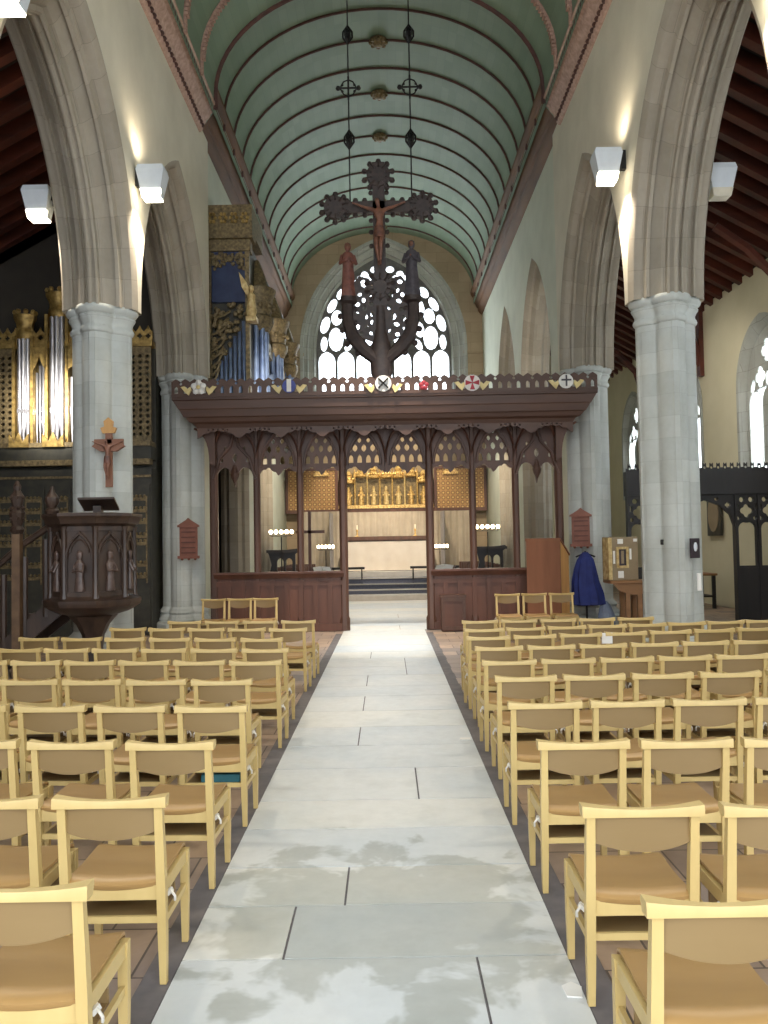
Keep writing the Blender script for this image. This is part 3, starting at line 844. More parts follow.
def christ(parent, loc, s=1., mat=None):
    J = {'pelvis': ((0, 0, .0), .085), 'waist': ((.015, -.01, .14), .07), 'chest': ((0, -.015, .32), (.1, .075)), 'neckb': ((0, -.01, .44), .045), 'neck': ((-.01, -.03, .5), .032), 'head': ((-.035, -.06, .57), .06), 'top': ((-.04, -.06, .66), .04),
         'shL': ((-.13, 0, .43), .045), 'elL': ((-.32, .03, .5), .03), 'wrL': ((-.5, .04, .58), .02), 'haL': ((-.57, .04, .6), .022),
         'shR': ((.13, 0, .43), .045), 'elR': ((.32, .03, .5), .03), 'wrR': ((.5, .04, .58), .02), 'haR': ((.57, .04, .6), .022),
         'hipL': ((-.065, 0, -.05), .07), 'knL': ((-.07, -.1, -.36), .048), 'anL': ((-.02, 0, -.68), .028), 'ftL': ((-.02, -.07, -.78), .025),
         'hipR': ((.065, 0, -.05), .07), 'knR': ((.03, -.11, -.36), .048), 'anR': ((.02, -.03, -.68), .028), 'ftR': ((.015, -.1, -.77), .025)}
    E = [('pelvis', 'waist'), ('waist', 'chest'), ('chest', 'neckb'), ('neckb', 'neck'), ('neck', 'head'), ('head', 'top'), ('chest', 'shL'), ('shL', 'elL'), ('elL', 'wrL'), ('wrL', 'haL'), ('chest', 'shR'), ('shR', 'elR'), ('elR', 'wrR'), ('wrR', 'haR'),
         ('pelvis', 'hipL'), ('hipL', 'knL'), ('knL', 'anL'), ('anL', 'ftL'), ('pelvis', 'hipR'), ('hipR', 'knR'), ('knR', 'anR'), ('anR', 'ftR')]
    J = {k: (tuple(c*s for c in v[0]), tuple(q*s for q in v[1]) if isinstance(v[1], tuple) else v[1]*s) for k, v in J.items()}
    b = skin_body('carved_figure', J, E, mat or M['flesh'], parent, loc)
    m = MB(); m.lathe([(.05*s, -.2*s), (.12*s, -.19*s), (.115*s, -.05*s), (.1*s, .05*s), (.05*s, .06*s)], (0, -.02*s, 0), 14, 1.05, .95)
    m.build('loincloth', M['bronze'], b)
    return b
christ(rood, (rx, -.2, 8.48), 1.0)
# branching stand
m = MB()
m.lathe([(.27, 5.0), (.28, 5.1), (.18, 5.18), (.17, 5.3), (.23, 5.45), (.24, 5.7), (.22, 5.95), (.18, 6.15), (.12, 6.4), (.1, 6.9)], (rx, 0, 0), 14, 1, .55)
for s in (-1, 1):
    m.path([(rx + s*.12, 0, 5.75), (rx + s*.38, 0, 5.98), (rx + s*.6, 0, 6.25), (rx + s*.7, 0, 6.6), (rx + s*.7, 0, 7.02)], [.12, .15, .15, .13, .13], 8)
    m.lathe([(.13, 0), (.2, .05), (.2, .1), (.12, .12)], (rx + s*.68, 0, 6.94), 10)
    for (x, z) in ((.82, 6.4), (.86, 6.7), (.72, 6.1), (.5, 5.9), (.55, 6.55), (.54, 6.85)): m.ball((rx + s*x, 0, z), .07, 8)
m.build('branching_stand', M['rood'], rood)
def filigree(x0, x1, z0, z1, inside, count, rmin, rmax, seed):
    R = random.Random(seed); C = []
    for _ in range(4000):
        if len(C) >= count: break
        x, z, r = R.uniform(x0, x1), R.uniform(z0, z1), R.uniform(rmin, rmax)
        if inside(x, z, r + .025) and all(math.hypot(x - a, z - b) > r*1.25 + q*1.25 + .02 for a, b, q in C): C.append((x, z, r))
    return [ellipse(x, z, r, r*1.25 if (k % 2) else r*.85, 10, k) if False else ellipse(x, z, r*(.8 + .2*(k % 2)), r*(1.15 - .2*(k % 2)), 10) for k, (x, z, r) in enumerate(C)]
for s in (-1, 1):
    def inside(x, z, r, s=s):
        u = x*s
        return .1 + r < u < .58 - r and 6.2 + max(0, .42-u)*.0 + r < z < 7.5 - r and (z - r) > 6.05 + u*.45
    H = filigree(-.6, .6, 6.1, 7.5, inside, 16, .045, .085, 5 + s)
    H = [[(rx + x, z) for x, z in h] for h in H]
    o_ = [(rx + s*.08, 6.1), (rx + s*.6, 6.3), (rx + s*.6, 7.35), (rx + s*.45, 7.55), (rx + s*.25, 7.5), (rx + s*.08, 7.3)]
    if s < 0: o_ = list(reversed(o_))
    m = MB(); m.plate(o_, H, -.03, .03); fixn(m.build('filigree', M['rood'], rood, smooth=0))

def statue(loc, label, mat, h=1.2, turn=0, arms='clasp'):
    t = thing('statue', label, 'statue', loc, turn)
    s = h/1.7; m = MB()
    prof = [(.24, 0), (.26, .04), (.22, .3), (.19, .7), (.17, .95), (.19, 1.2), (.2, 1.36), (.14, 1.44), (.065, 1.48), (.06, 1.52), (.095, 1.57), (.11, 1.64), (.09, 1.74), (.03, 1.78)]
    n = 20; rsx = []
    for i, (r, z) in enumerate(prof):
        ring = []
        for j in range(n):
            a = 2*PI*j/n; f = 1 + (.09*math.cos(5*a + z*1.5) if z < 1.1 else 0)
            ring.append((r*f*math.cos(a)*s, r*f*math.sin(a)*.8*s, z*s))
        rsx.append(ring)
    m.rings(rsx)
    m.build('robe', mat, t)
    m = MB()
    for q in (-1, 1): m.path([(q*.18*s, 0, 1.34*s), (q*.25*s, -.08*s, 1.08*s), (q*.1*s, -.24*s, 1.12*s), (q*.02*s, -.26*s, 1.2*s)], [.07*s, .065*s, .045*s, .03*s], 8)
    m.build('arm', mat, t)
    m = MB(); m.ball((0, -.05*s, 1.65*s), .078*s, 12, sz=1.2); m.ball((0, -.13*s, 1.64*s), .018*s, 6); m.ball((0, -.26*s, 1.22*s), .035*s, 8)
    m.build('face', M['flesh'], t)
    m = MB(); m.lathe([(.27*s, -.05), (.27*s, 0), (.2*s, .01)], (0, 0, 0), 12, 1, .8); m.build('statue_base', M['rood'], t)
    return t
statue((rx - .68, RY, 7.11), 'reddish carved robed statue on left branch of the rood', M['robe_red'], 1.12, .15)
statue((rx + .68, RY, 7.11), 'dark slate carved robed statue on right branch of the rood', M['robe_blue'], 1.15, -.15)

# suspension chains
for sx, lab in ((-1, 'left of two thin ornamented chains holding up the rood cross'), (1, 'right of two thin ornamented chains holding up the rood cross')):
    t = thing('hanging_chain', lab, 'chain', (sx*.66, RY, 0), 0, 'chains holding the rood')
    m = MB(); m.path([(0, 0, 9.1), (0, 0, 14.66)], .014, 6); m.build('rod', M['iron'], t)
    for z in (12.82, 10.52):
        m = MB()
        for k in range(6):
            a = k*PI/3; m.path([(0, 0, z - .2), (.1*math.cos(a), .1*math.sin(a), z - .06), (.1*math.cos(a), .1*math.sin(a), z + .06), (0, 0, z + .2)], .022, 5)
        m.ball((0, 0, z), .07, 8); m.build('lozenge_ornament', M['iron'], t)
    m = MB(); z = 11.65
    m.bar((-.22, 0, z), (.22, 0, z), .03, .03); m.bar((0, 0, z - .25), (0, 0, z + .25), .04, .04)
    for q in (-1, 1): m.ball((q*.22, 0, z), .055, 8); m.ball((q*.13, 0, z + .07), .03, 6); m.ball((q*.13, 0, z - .07), .03, 6); m.path([(q*.18, 0, z), (q*.1, 0, z + .14), (0, 0, z + .18)], .016, 5); m.path([(q*.18, 0, z), (q*.1, 0, z - .14), (0, 0, z - .18)], .016, 5)
    m.build('cross_ornament', M['iron'], t)

# ---------------------------------------------------------------- organs
def pipe_mb(x, y, z0, zm, z1, r):
    """foot, mouth and body"""
    m = MB(); m.lathe([(r*.3, z0), (r, zm - .12), (r*1.0, zm)], (x, y, 0), 12)
    m.lathe([(r, zm), (r*.98, zm + .02), (r, z1), (r*.9, z1 + .005)], (x, y, 0), 12)
    m.box(x - r*.6, x + r*.6, y - r*1.03, y - r*.8, zm + .0, zm + .1)
    return m
org = thing('pipe_organ', 'big pipe organ with silver pipes and gilded towers in the left aisle', 'organ', (-7, 17.6, 0))
OX, OY = -7., 17.6
def G(mb, name, mat, smooth=40): 
    return fixn(mb.build(name, M[mat], org, smooth=smooth))
def bx(name, mat, x0, x1, y0, y1, z0, z1):
    m = MB(); m.box(x0-OX, x1-OX, y0-OY, y1-OY, z0, z1); return G(m, name, mat, 0)
bx('case', 'organ_case', -8.95, -5.0, 18.0, 18.65, 0, 6.2)
bx('lower_case', 'organ_case', -8.95, -5.0, 17.65, 18.0, 0, 3.55)
bx('rail', 'dull_gold', -8.95, -5.0, 17.5, 17.75, 3.62, 3.74)
bx('rail', 'dull_gold', -8.95, -5.0, 17.6, 17.78, 3.35, 3.4)
bx('pipe_shelf', 'dull_gold', -8.95, -5.0, 17.55, 18.0, 4.02, 4.12)
bx('plinth', 'organ_case', -8.95, -5.0, 17.6, 18.0, 3.74, 4.02)
bx('cornice', 'gold', -8.95, -5.0, 17.75, 18.1, 6.2, 6.32)
# brattishing along the cornice
pts = [(-8.95-OX, 6.3)]; H = []
n = 22; w = 3.95/n
for k in range(n):
    c = -8.95 - OX + (k+.5)*w; pts += [(c - w/2, 6.52), (c - w*.2, 6.58), (c, 6.66), (c + w*.2, 6.58)]; H.append(quatre(c, 6.43, .06, 16))
pts += [(-5.0-OX, 6.52), (-5.0-OX, 6.3)]
m = MB(); m.plate(list(reversed(pts)), H, 17.78-OY, 17.83-OY); G(m, 'cresting', 'gold', 0)
def tower(cx, ztop, r, mat='pipe'):
    for k in range(3):
        a = (-1 + k)*.7; x = cx + math.sin(a)*r*.8; y = 17.85 - math.cos(a)*r*.55
        G(pipe_mb(x - OX, y - OY, 4.12, 4.78, ztop - .55, r*.36), 'organ_pipe', mat)
    m = MB(); m.lathe([(r*.9, ztop - .62), (r*1.15, ztop - .5), (r*1.15, ztop - .38), (r*1.0, ztop - .34), (r*1.1, ztop - .2), (r*1.4, ztop - .1), (r*1.45, ztop - .02), (r*1.2, ztop)], (cx - OX, 17.85 - OY, 0), 8, 1, .8, PI/8)
    for k in range(8):
        a = 2*PI*k/8 + PI/8; m.ball((cx - OX + r*1.25*math.cos(a), 17.85 - OY + r*math.sin(a), ztop + .04), .06, 6)
    G(m, 'tower_crown', 'gold')
    m = MB()
    for q in (-1, 1): m.box(cx - OX + q*r*1.15 - .03, cx - OX + q*r*1.15 + .03, 17.7-OY, 18.0-OY, 4.1, ztop - .5)
    G(m, 'tower_post', 'gold', 0)
    m = MB(); m.plate([(cx-OX-r*1.2, 4.02), (cx-OX+r*1.2, 4.02), (cx-OX+r*1.2, 4.3), (cx-OX+r*.5, 4.14), (cx-OX, 4.34), (cx-OX-r*.5, 4.14), (cx-OX-r*1.2, 4.3)], [], 17.5-OY, 17.56-OY); G(m, 'pipe_fringe', 'gold', 0)
tower(-7.78, 6.95, .17); tower(-7.05, 7.42, .19); tower(-5.9, 6.95, .17)
def flat(xa, xb, n, za, zb):
    w = (xb-xa)/n
    for k in range(n):
        u = abs((k+.5)/n - .5)*2; G(pipe_mb(xa + (k+.5)*w - OX, 17.85 - OY, 4.12, 4.7 + .1*u, za + (zb-za)*u, w*.42), 'organ_pipe', 'pipe')
    m = MB(); z = 6.2; m.plate([(xa-OX, z), (xa-OX, z-.5), (xa-OX+(xb-xa)*.3, z-.35), ((xa+xb)/2-OX, z-.2), (xb-OX-(xb-xa)*.3, z-.35), (xb-OX, z-.5), (xb-OX, z)], [], 17.7-OY, 17.74-OY); G(m, 'pipe_shade', 'gold', 0)
flat(-7.56, -7.28, 4, 5.9, 5.6); flat(-6.82, -6.1, 6, 5.9, 5.5)
for xa, xb in ((-8.9, -8.02), (-5.65, -5.04)):
    H = []; nx = max(2, int((xb-xa)/.14)); 
    for i in range(nx):
        for j in range(14): H.append(quatre(xa - OX + (i+.5)*(xb-xa)/nx, 4.3 + j*.13, .045, 12))
    m = MB(); m.plate([(xa-OX, 4.12), (xb-OX, 4.12), (xb-OX, 6.2), (xa-OX, 6.2)], H, 17.8-OY, 17.86-OY); G(m, 'lattice_panel', 'dull_gold', 0)
for k in range(7):
    x0 = -8.85 + k*.56
    m = MB(); m.box(x0-OX, x0+.46-OX, 17.6-OY, 17.66-OY, .2, 3.2)
    G(m, 'case_panel', 'organ_case', 0)
    m = MB()
    m.box(x0+.05-OX, x0+.08-OX, 17.58-OY, 17.61-OY, 1.1, 2.95); m.box(x0+.38-OX, x0+.41-OX, 17.58-OY, 17.61-OY, 1.1, 2.95)
    for z in (1.2, 1.45, 1.9, 2.05, 2.35, 2.6, 2.85):
        m.box(x0+.07-OX, x0+.39-OX, 17.57-OY, 17.62-OY, z, z + .07)
        for q in range(4): m.ball((x0 + .1 + q*.085 - OX, 17.58-OY, z + .1), .035, 6)
    G(m, 'gilt_carving', 'dull_gold')

# chancel organ case on the left
co = thing('chancel_organ_case', 'blue and gold organ case above the left end of the rood loft', 'organ', (-3.55, 19, 0))
CX, CY = -3.55, 19.
def K(mb, name, mat, smooth=40): return fixn(mb.build(name, M[mat], co, smooth=smooth))
def kb(name, mat, x0, x1, y0, y1, z0, z1):
    m = MB(); m.box(x0-CX, x1-CX, y0-CY, y1-CY, z0, z1); return K(m, name, mat, 0)
kb('case', 'organ_case', -4.08, -3.15, 19.12, 26.2, 4.75, 9.05)
kb('case_floor', 'organ_case', -4.08, -3.0, 18.95, 26.3, 4.6, 4.78)
kb('cornice', 'dull_gold', -4.08, -2.98, 18.86, 19.4, 8.95, 9.14)
kb('frieze', 'dull_gold', -4.08, -3.05, 18.95, 19.3, 8.68, 8.95)
kb('attic', 'dull_gold', -4.08, -3.0, 18.95, 20.6, 9.14, 9.76)
m = MB()
for k in range(4):
    for q in range(6):
        a = q*PI/3; m.ball((-3.92 + k*.25 - CX + .07*math.cos(a), 18.94-CY, 9.45 + .1*math.sin(a)), .045, 6)
K(m, 'attic_carving', 'gold')
kb('blue_panel', 'blue', -3.96, -3.16, 19.02, 19.12, 7.5, 8.68)
for x in (-4.02, -3.13): kb('corner_post', 'dull_gold', x-.05, x+.05, 18.98, 19.14, 4.78, 8.7)
m = MB(); R = random.Random(3)
for k in range(120):
    x = R.uniform(-3.94, -3.18); z = R.uniform(8.0, 8.64)
    if z > 8.42 - .5*abs(x + 3.56): m.ball((x-CX, 19.0-CY, z), R.uniform(.03, .06), 6)
for k in range(10): m.path([(-3.92 + k*.08 - CX, 19.-CY, 8.58), (-3.9 + k*.08 - CX, 18.98-CY, 8.5), (-3.86+k*.08-CX, 19.-CY, 8.6)], .02, 5)
K(m, 'panel_carving', 'dull_gold')
for k in range(7):
    x = -3.86 + k*.105; zt = 5.9 + 1.15*(k/6)**.9
    K(pipe_mb(x-CX, 19.05-CY, 4.8, 5.15, zt, .042), 'organ_pipe', 'blue_pipe')
m = MB()
for k in range(120):
    x = R.uniform(-3.96, -3.16); z = R.uniform(5.6, 7.48)
    if z > 5.75 + 1.35*((x+3.96)/.8): m.ball((x-CX, 18.99-CY, z), R.uniform(.035, .075), 6)
for k in range(9):
    a = k/9; m.path([(-3.96-CX, 19-CY, 5.6 + a*1.7), (-3.85 + .2*a - CX, 18.95-CY, 5.75 + a*1.6), (-3.8+.3*a-CX, 19-CY, 5.95+a*1.5)], .03, 5)
K(m, 'scroll_carving', 'dull_gold')
# side towards the chancel: towers and pipe flats
for yc in (20.3, 23.2, 25.9):
    for k in range(5):
        a = -PI/2 + PI*k/4; K(pipe_mb(-3.1 + .2*math.cos(a)-CX, yc + .28*math.sin(a)-CY, 4.9, 5.3, 7.2, .07), 'organ_pipe', 'blue_pipe')
    m = MB(); m.lathe([(.3, 7.1), (.4, 7.3), (.4, 7.45), (.34, 7.5), (.38, 7.9), (.46, 8.05), (.46, 8.15), (.3, 8.2), (.2, 8.5), (.05, 8.9)], (-3.1-CX, yc-CY, 0), 10)
    for q in range(10):
        a = 2*PI*q/10; m.ball((-3.1 + .4*math.cos(a)-CX, yc + .4*math.sin(a)-CY, 7.7), .07, 6)
    K(m, 'tower_crown', 'dull_gold')
    m = MB(); m.lathe([(.12, 4.3), (.28, 4.6), (.36, 4.8), (.36, 4.92)], (-3.1-CX, yc-CY, 0), 10); K(m, 'tower_foot', 'dull_gold')
for y0, y1 in ((20.9, 22.6), (23.8, 25.4)):
    n = 9
    for k in range(n):
        y = y0 + (y1-y0)*(k+.5)/n; K(pipe_mb(-3.1-CX, y-CY, 4.9, 5.2, 6.3 + .5*abs((k+.5)/n-.5), .07), 'organ_pipe', 'blue_pipe')
    kb('side_carving', 'dull_gold', -3.16, -3.05, y0, y1, 6.9, 7.25)
# gilded angel with raised wing at the corner
m = MB(); m.lathe([(.1, 0), (.13, .1), (.09, .4), (.1, .5), (.04, .56), (.06, .62), (.06, .7), (.02, .74)], (-3.02-CX, 18.85-CY, 7.1), 10)
m.plate([(-3.06-CX, 7.5), (-3.0-CX, 7.45), (-3.12-CX, 7.9), (-3.3-CX, 8.15), (-3.24-CX, 7.8)], [], 18.86-CY, 18.9-CY)
m.box(-3.14-CX, -2.9-CX, 18.8-CY, 19.1-CY, 7.0, 7.1)
K(m, 'gilded_angel', 'gilt_cream')

# ---------------------------------------------------------------- pulpit
pu = thing('pulpit', 'octagonal carved dark oak pulpit with stair and newel on the left', 'pulpit', (-4.2, 11.85, 0))
def P(mb, name, mat='pulpit_oak', smooth=30): return fixn(mb.build(name, M[mat], pu, smooth=smooth))
pu.scale = (.95, .95, 1)
R8 = .6
def octo(r, z): return [(r*math.cos(PI/8 + k*PI/4), r*math.sin(PI/8 + k*PI/4), z) for k in range(8)]
m = MB(); m.rings([octo(r, z) for r, z in ((.57, 1.16), (.57, 2.2))]); P(m, 'drum')
m = MB(); m.rings([octo(r, z) for r, z in ((.6, 2.16), (.66, 2.2), (.68, 2.26), (.72, 2.3), (.72, 2.34), (.6, 2.35), (.6, 2.3), (.5, 2.3))]); P(m, 'cornice')
m = MB(); m.rings([octo(r, z) for r, z in ((.3, .9), (.5, .95), (.6, 1.0), (.68, 1.05), (.7, 1.1), (.7, 1.14), (.63, 1.17), (.6, 1.2))]); P(m, 'base_moulding')
m = MB(); m.rings([octo(r, z) for r, z in ((.26, 0), (.26, .06), (.17, .14), (.14, .45), (.16, .62), (.24, .78), (.36, .91))]); P(m, 'stem')
for k in range(8):
    a = PI/8 + k*PI/4; m = MB(); x, y = .59*math.cos(a), .59*math.sin(a)
    m.lathe([(.06, 1.17), (.045, 1.25), (.04, 2.1), (.06, 2.16)], (x, y, 0), 8); P(m, 'corner_post')
for k in range(8):
    a = k*PI/4; ap = .57*math.cos(PI/8)
    Mx = Matrix.Rotation(a + PI/2, 4, 'Z')
    m = MB(); m2 = MB()
    m2.path([(x, -ap - .02, 1.72 + z) for x, z in archpts(.19, .34, 0, 6)], .022, 6)
    m2.path([(x, -ap - .02, 1.8 + z) for x, z in archpts(.14, .18, 0, 5)], .012, 5)
    m2.box(-.2, .2, -ap - .03, -ap + .01, 1.2, 1.26); m2.box(-.2, .2, -ap - .03, -ap + .01, 2.1, 2.16)
    for q in (-1, 1): m2.box(q*.19-.015, q*.19+.015, -ap - .03, -ap + .01, 1.25, 1.75)
    for q in (-.1, 0, .1): m2.ball((q, -ap - .02, 2.07 - abs(q)), .025, 6)
    m.merge(m2, Mx); P(m, 'arched_panel')
    m = MB(); m2 = MB()
    m2.lathe([(.07, 1.27), (.075, 1.3), (.055, 1.45), (.06, 1.58), (.065, 1.66), (.03, 1.7), (.042, 1.74), (.042, 1.8), (.01, 1.83)], (0, -ap - .03, 0), 10, 1, .7)
    m2.path([(-.06, -ap-.04, 1.64), (-.07, -ap-.1, 1.54), (0, -ap-.11, 1.56), (.07, -ap-.1, 1.54), (.06, -ap-.04, 1.64)], .018, 6)
    m.merge(m2, Mx); P(m, 'niche_figure', 'pulpit_figure')
m = MB(); m.bar((.1, -.05, 2.34), (.1, -.05, 2.46), .12, .12)
m.rings([[(-.12, -.3, 2.54), (.42, -.3, 2.54), (.42, -.3, 2.57), (-.12, -.3, 2.57)], [(-.2, .2, 2.4), (.34, .2, 2.4), (.34, .2, 2.43), (-.2, .2, 2.43)]])
P(m, 'book_rest', 'pulpit_oak', 0)
# stair
for k in range(6):
    m = MB(); x = -.62 - k*.2; z = 1.12 - (k)*.19
    m.box(x - .22, x, .15, .85, z - .05, z); P(m, 'tread', 'pulpit_oak', 0)
for yq in (.1, .88):
    m = MB(); m.bar((-.55, yq, 1.05), (-1.75, yq, .13), .06, .26); P(m, 'stringer', 'pulpit_oak', 0)
m = MB(); m.path([(-.5, .1, 2.3), (-1.15, .1, 1.9)], .05, 8); m.path([(-1.15, .1, 1.9), (-1.75, .1, 1.4)], .05, 8); P(m, 'handrail', 'pulpit_oak')
for k in range(3):
    m = MB(); x = -.75 - k*.32; m.lathe([(.05, 1.15 - (k+.6)*.27 - .1), (.05, 2.0 - k*.25)], (x, .1, 0), 8); P(m, 'baluster', 'pulpit_oak')
m = MB(); m.box(-1.2, -1.08, -.06, .06, 0, 2.1); P(m, 'newel_post', 'newel', 0)
m = MB(); m.lathe([(.08, 2.08), (.11, 2.14), (.07, 2.2), (.1, 2.3), (.12, 2.38), (.07, 2.46), (.09, 2.56), (.1, 2.62), (.05, 2.7), (.06, 2.76), (.02, 2.84)], (-1.14, 0, 0), 10)
for q in range(6):
    a = q*PI/3
    for z in (2.3, 2.45, 2.6): m.ball((-1.14 + .09*math.cos(a), .09*math.sin(a), z), .03, 6)
P(m, 'newel_finial', 'pulpit_oak')
m = MB(); m.lathe([(.08, 0), (.11, .06), (.06, .1), (.1, .17), (.1, .24), (.04, .32), (.02, .4)], (-.46, -.38, 2.33), 10); P(m, 'carved_knob')

# crucifix on the left pillar
cr = thing('wall_crucifix', 'small wooden crucifix hung on the left pillar above the pulpit', 'crucifix', (-4.2, 12.56, 0))
m = MB(); m.bar((0, 0, 2.78), (0, 0, 3.62), .1, .05); m.bar((-.22, 0, 3.46), (.22, 0, 3.46), .05, .1)
m.plate([(-.25, 3.4), (-.12, 3.32), (.12, 3.32), (.25, 3.4), (.2, 3.44), (-.2, 3.44)], [], -.05, .02)
m.build('cross', M['lectern'], cr, smooth=0)
christ(cr, (0, -.08, 3.22), .42, M['flesh'])
m = MB(); m.plate([(-.09, 3.6), (.09, 3.6), (.12, 3.68), (.06, 3.7), (.07, 3.78), (0, 3.84), (-.07, 3.78), (-.06, 3.7), (-.12, 3.68)], [], -.04, .02); m.build('cross_head', M['lightwood'], cr, smooth=0)

# tablets on the two end pillars
def tablet(x, y, z0, z1, label):
    t = thing('hymn_board', label, 'board', (x, y, z0), 0, 'pedimented boards on the pillars')
    h = z1 - z0; w = .19
    m = MB(); m.box(-w, w, -.02, .03, .08, h*.78)
    m.box(-w*1.2, w*1.2, -.05, .03, .03, .09); m.box(-w*1.2, w*1.2, -.06, .03, h*.78, h*.83)
    m.plate([(-w*1.15, h*.83), (w*1.15, h*.83), (w*.25, h*.95), (0, h), (-w*.25, h*.95)], [], -.05, .03)
    for q in (-.14, 0, .14): m.ball((q, 0, .02), .03, 8)
    fixn(m.build('board', M['tablet'], t, smooth=0))
    for k in range(5):
        m = MB(); z = .14 + k*(h*.62)/5; m.box(-w*.8, w*.8, -.035, -.015, z, z + .025); m.build('slat', M['tablet_dark'], t, smooth=0)
tablet(4.15, 17.78, 1.68, 2.54, 'brown pedimented wooden board on the pillar at the right end of the screen')
tablet(-4.25, 17.78, 1.57, 2.47, 'brown pedimented wooden board on the pillar at the left end of the screen')

# ---------------------------------------------------------------- things right of the screen
le = thing('lectern', 'tall brown veneered lectern with pale side beside the right chair group', 'lectern', (3.28, 17.02, 0), -math.radians(33))
m = MB(); m.box(-.36, .36, -.24, -.2, 0, 1.86); m.build('front_panel', M['lectern'], le, smooth=0)
for x in (-.36, .33):
    m = MB(); m.plate([(-.2, 0), (.24, 0), (.24, 1.55), (-.2, 1.84)], [], x, x + .03, lambda u, d, v: (d, u, v)); fixn(m.build('side_panel', M['lightwood'], le, smooth=0))
m = MB(); m.rings([[(x, -.24, 1.86), (x, .28, 1.54), (x, .28, 1.57), (x, -.24, 1.9)] for x in (-.38, .38)]); fixn(m.build('sloping_top', M['lectern'], le, smooth=0))
m = MB(); m.box(-.33, .33, -.2, .22, 1.25, 1.28); m.build('shelf', M['lightwood'], le, smooth=0)

cs = thing('coat_stand', 'slim dark stand behind the lectern carrying the blue gown', 'stand', (4.12, 17.3, 0))
m = MB(); m.path([(0, 0, 0.02), (0, 0, 1.62)], .022, 8); m.build('pole', M['iron'], cs)
m = MB(); m.lathe([(.2, 0), (.2, .03), (.05, .05)], (0, 0, 0), 14); m.build('stand_base', M['iron'], cs)
m = MB(); m.path([(-.2, 0, 1.5), (0, 0, 1.58), (.2, 0, 1.5)], .018, 8); m.build('hanger', M['iron'], cs)
def drape(name, label, cat, loc, prof, mat, n=40, fold=.1, lean=0.):
    rs2 = []
    for z, rx_, ry_, ox in prof:
        ring = []
        for j in range(n):
            a = 2*PI*j/n; ff = 1 + fold*math.sin(6*a + z*2)*(1.7 - z)/1.3 + fold*.5*math.sin(11*a + 1)
            ring.append((ox + rx_*ff*math.cos(a), ry_*ff*math.sin(a), z))
        rs2.append(ring)
    m = MB(); m.rings(rs2); o = m.build(name, mat, None, loc); return tag(o, label, cat)
drape('gown', 'royal blue gown hanging beside the right end pillar of the screen', 'clothing', (4.12, 17.22, 0),
      [(.5, .22, .13, .02), (.52, .3, .17, .02), (.75, .29, .17, .0), (1.0, .25, .15, -.03), (1.25, .21, .13, -.03), (1.45, .16, .1, -.02), (1.56, .08, .07, -.02), (1.6, .05, .05, -.02)], M['bluecloth'], fold=.17)
drape('cloth_bag', 'pale grey blue cloth bag on the floor below the blue gown', 'bag', (4.52, 17.3, 0),
      [(0.0, .15, .1, 0), (.05, .18, .13, 0), (.3, .16, .12, 0), (.5, .1, .08, -.02), (.58, .04, .04, -.02)], M['grey_cloth'], 28)
dt = thing('side_table', 'brown wooden side table under the display cabinet by the right pillars', 'table', (4.95, 17.0, 0))
m = MB(); m.rbox(-.48, .62, -.3, .3, .96, 1.02, .01); m.build('table_top', M['table'], dt, smooth=0)
m = MB(); m.plate([(-.42, .96), (-.3, .82), (-.1, .74), (.1, .72), (.4, .84), (.56, .96)], [], -.26, -.22); fixn(m.build('shaped_apron', M['table'], dt, smooth=0))
for x, y in ((-.12, -.2), (.12, -.2), (-.12, .2), (.12, .2)):
    m = MB(); m.box(x-.045, x+.045, y-.04, y+.04, 0, .96); m.build('leg', M['table'], dt, smooth=0)
dc = thing('display_cabinet', 'beige display cabinet with framed leaflets standing on the side table', 'cabinet', (4.78, 17.0, 1.02), .2)
m = MB(); m.rbox(-.34, .3, -.14, .16, 0, .88, .01); m.build('body', M['cabinet'], dc, smooth=0)
m = MB(); m.box(-.355, -.28, -.16, .1, .02, .86); m.build('edge_post', M['gilt_cream'], dc, smooth=0)
m = MB(); m.plate([(-.18, .25), (.08, .25), (.08, .68), (-.18, .68)], [[(-.13, .3), (.03, .3), (.03, .63), (-.13, .63)]], -.165, -.14); fixn(m.build('picture_frame', M['gilt_cream'], dc, smooth=0))
m = MB(); m.box(-.13, .03, -.15, -.139, .3, .63); m.build('picture', M['plate'], dc, smooth=0)
m = MB(); m.box(-.08, -.02, -.156, -.149, .34, .6); m.build('picture_inset', M['cabinet'], dc, smooth=0)
for x0, z0, w, h in ((-.15, .05, .12, .14), (-.15, .74, .12, .1), (.2, .78, .08, .06), (-.25, .34, .04, .26), (.11, .42, .04, .22)):
    m = MB(); m.box(x0, x0 + w, -.15, -.14, z0, z0 + h); m.build('leaflet', M['paper'], dc, smooth=0)
cd = thing('candle', 'small lit white candle at the right end of the side table', 'candle', (5.44, 16.95, 1.02))
m = MB(); m.lathe([(.04, 0), (.05, .01), (.02, .03), (.022, .3), (.015, .31)], (0, 0, 0), 12); m.build('wax', M['candle'], cd)
m = MB(); m.lathe([(.004, 0), (.018, .02), (.014, .05), (.002, .09)], (0, 0, .32), 8); m.build('flame', M['flame'], cd)

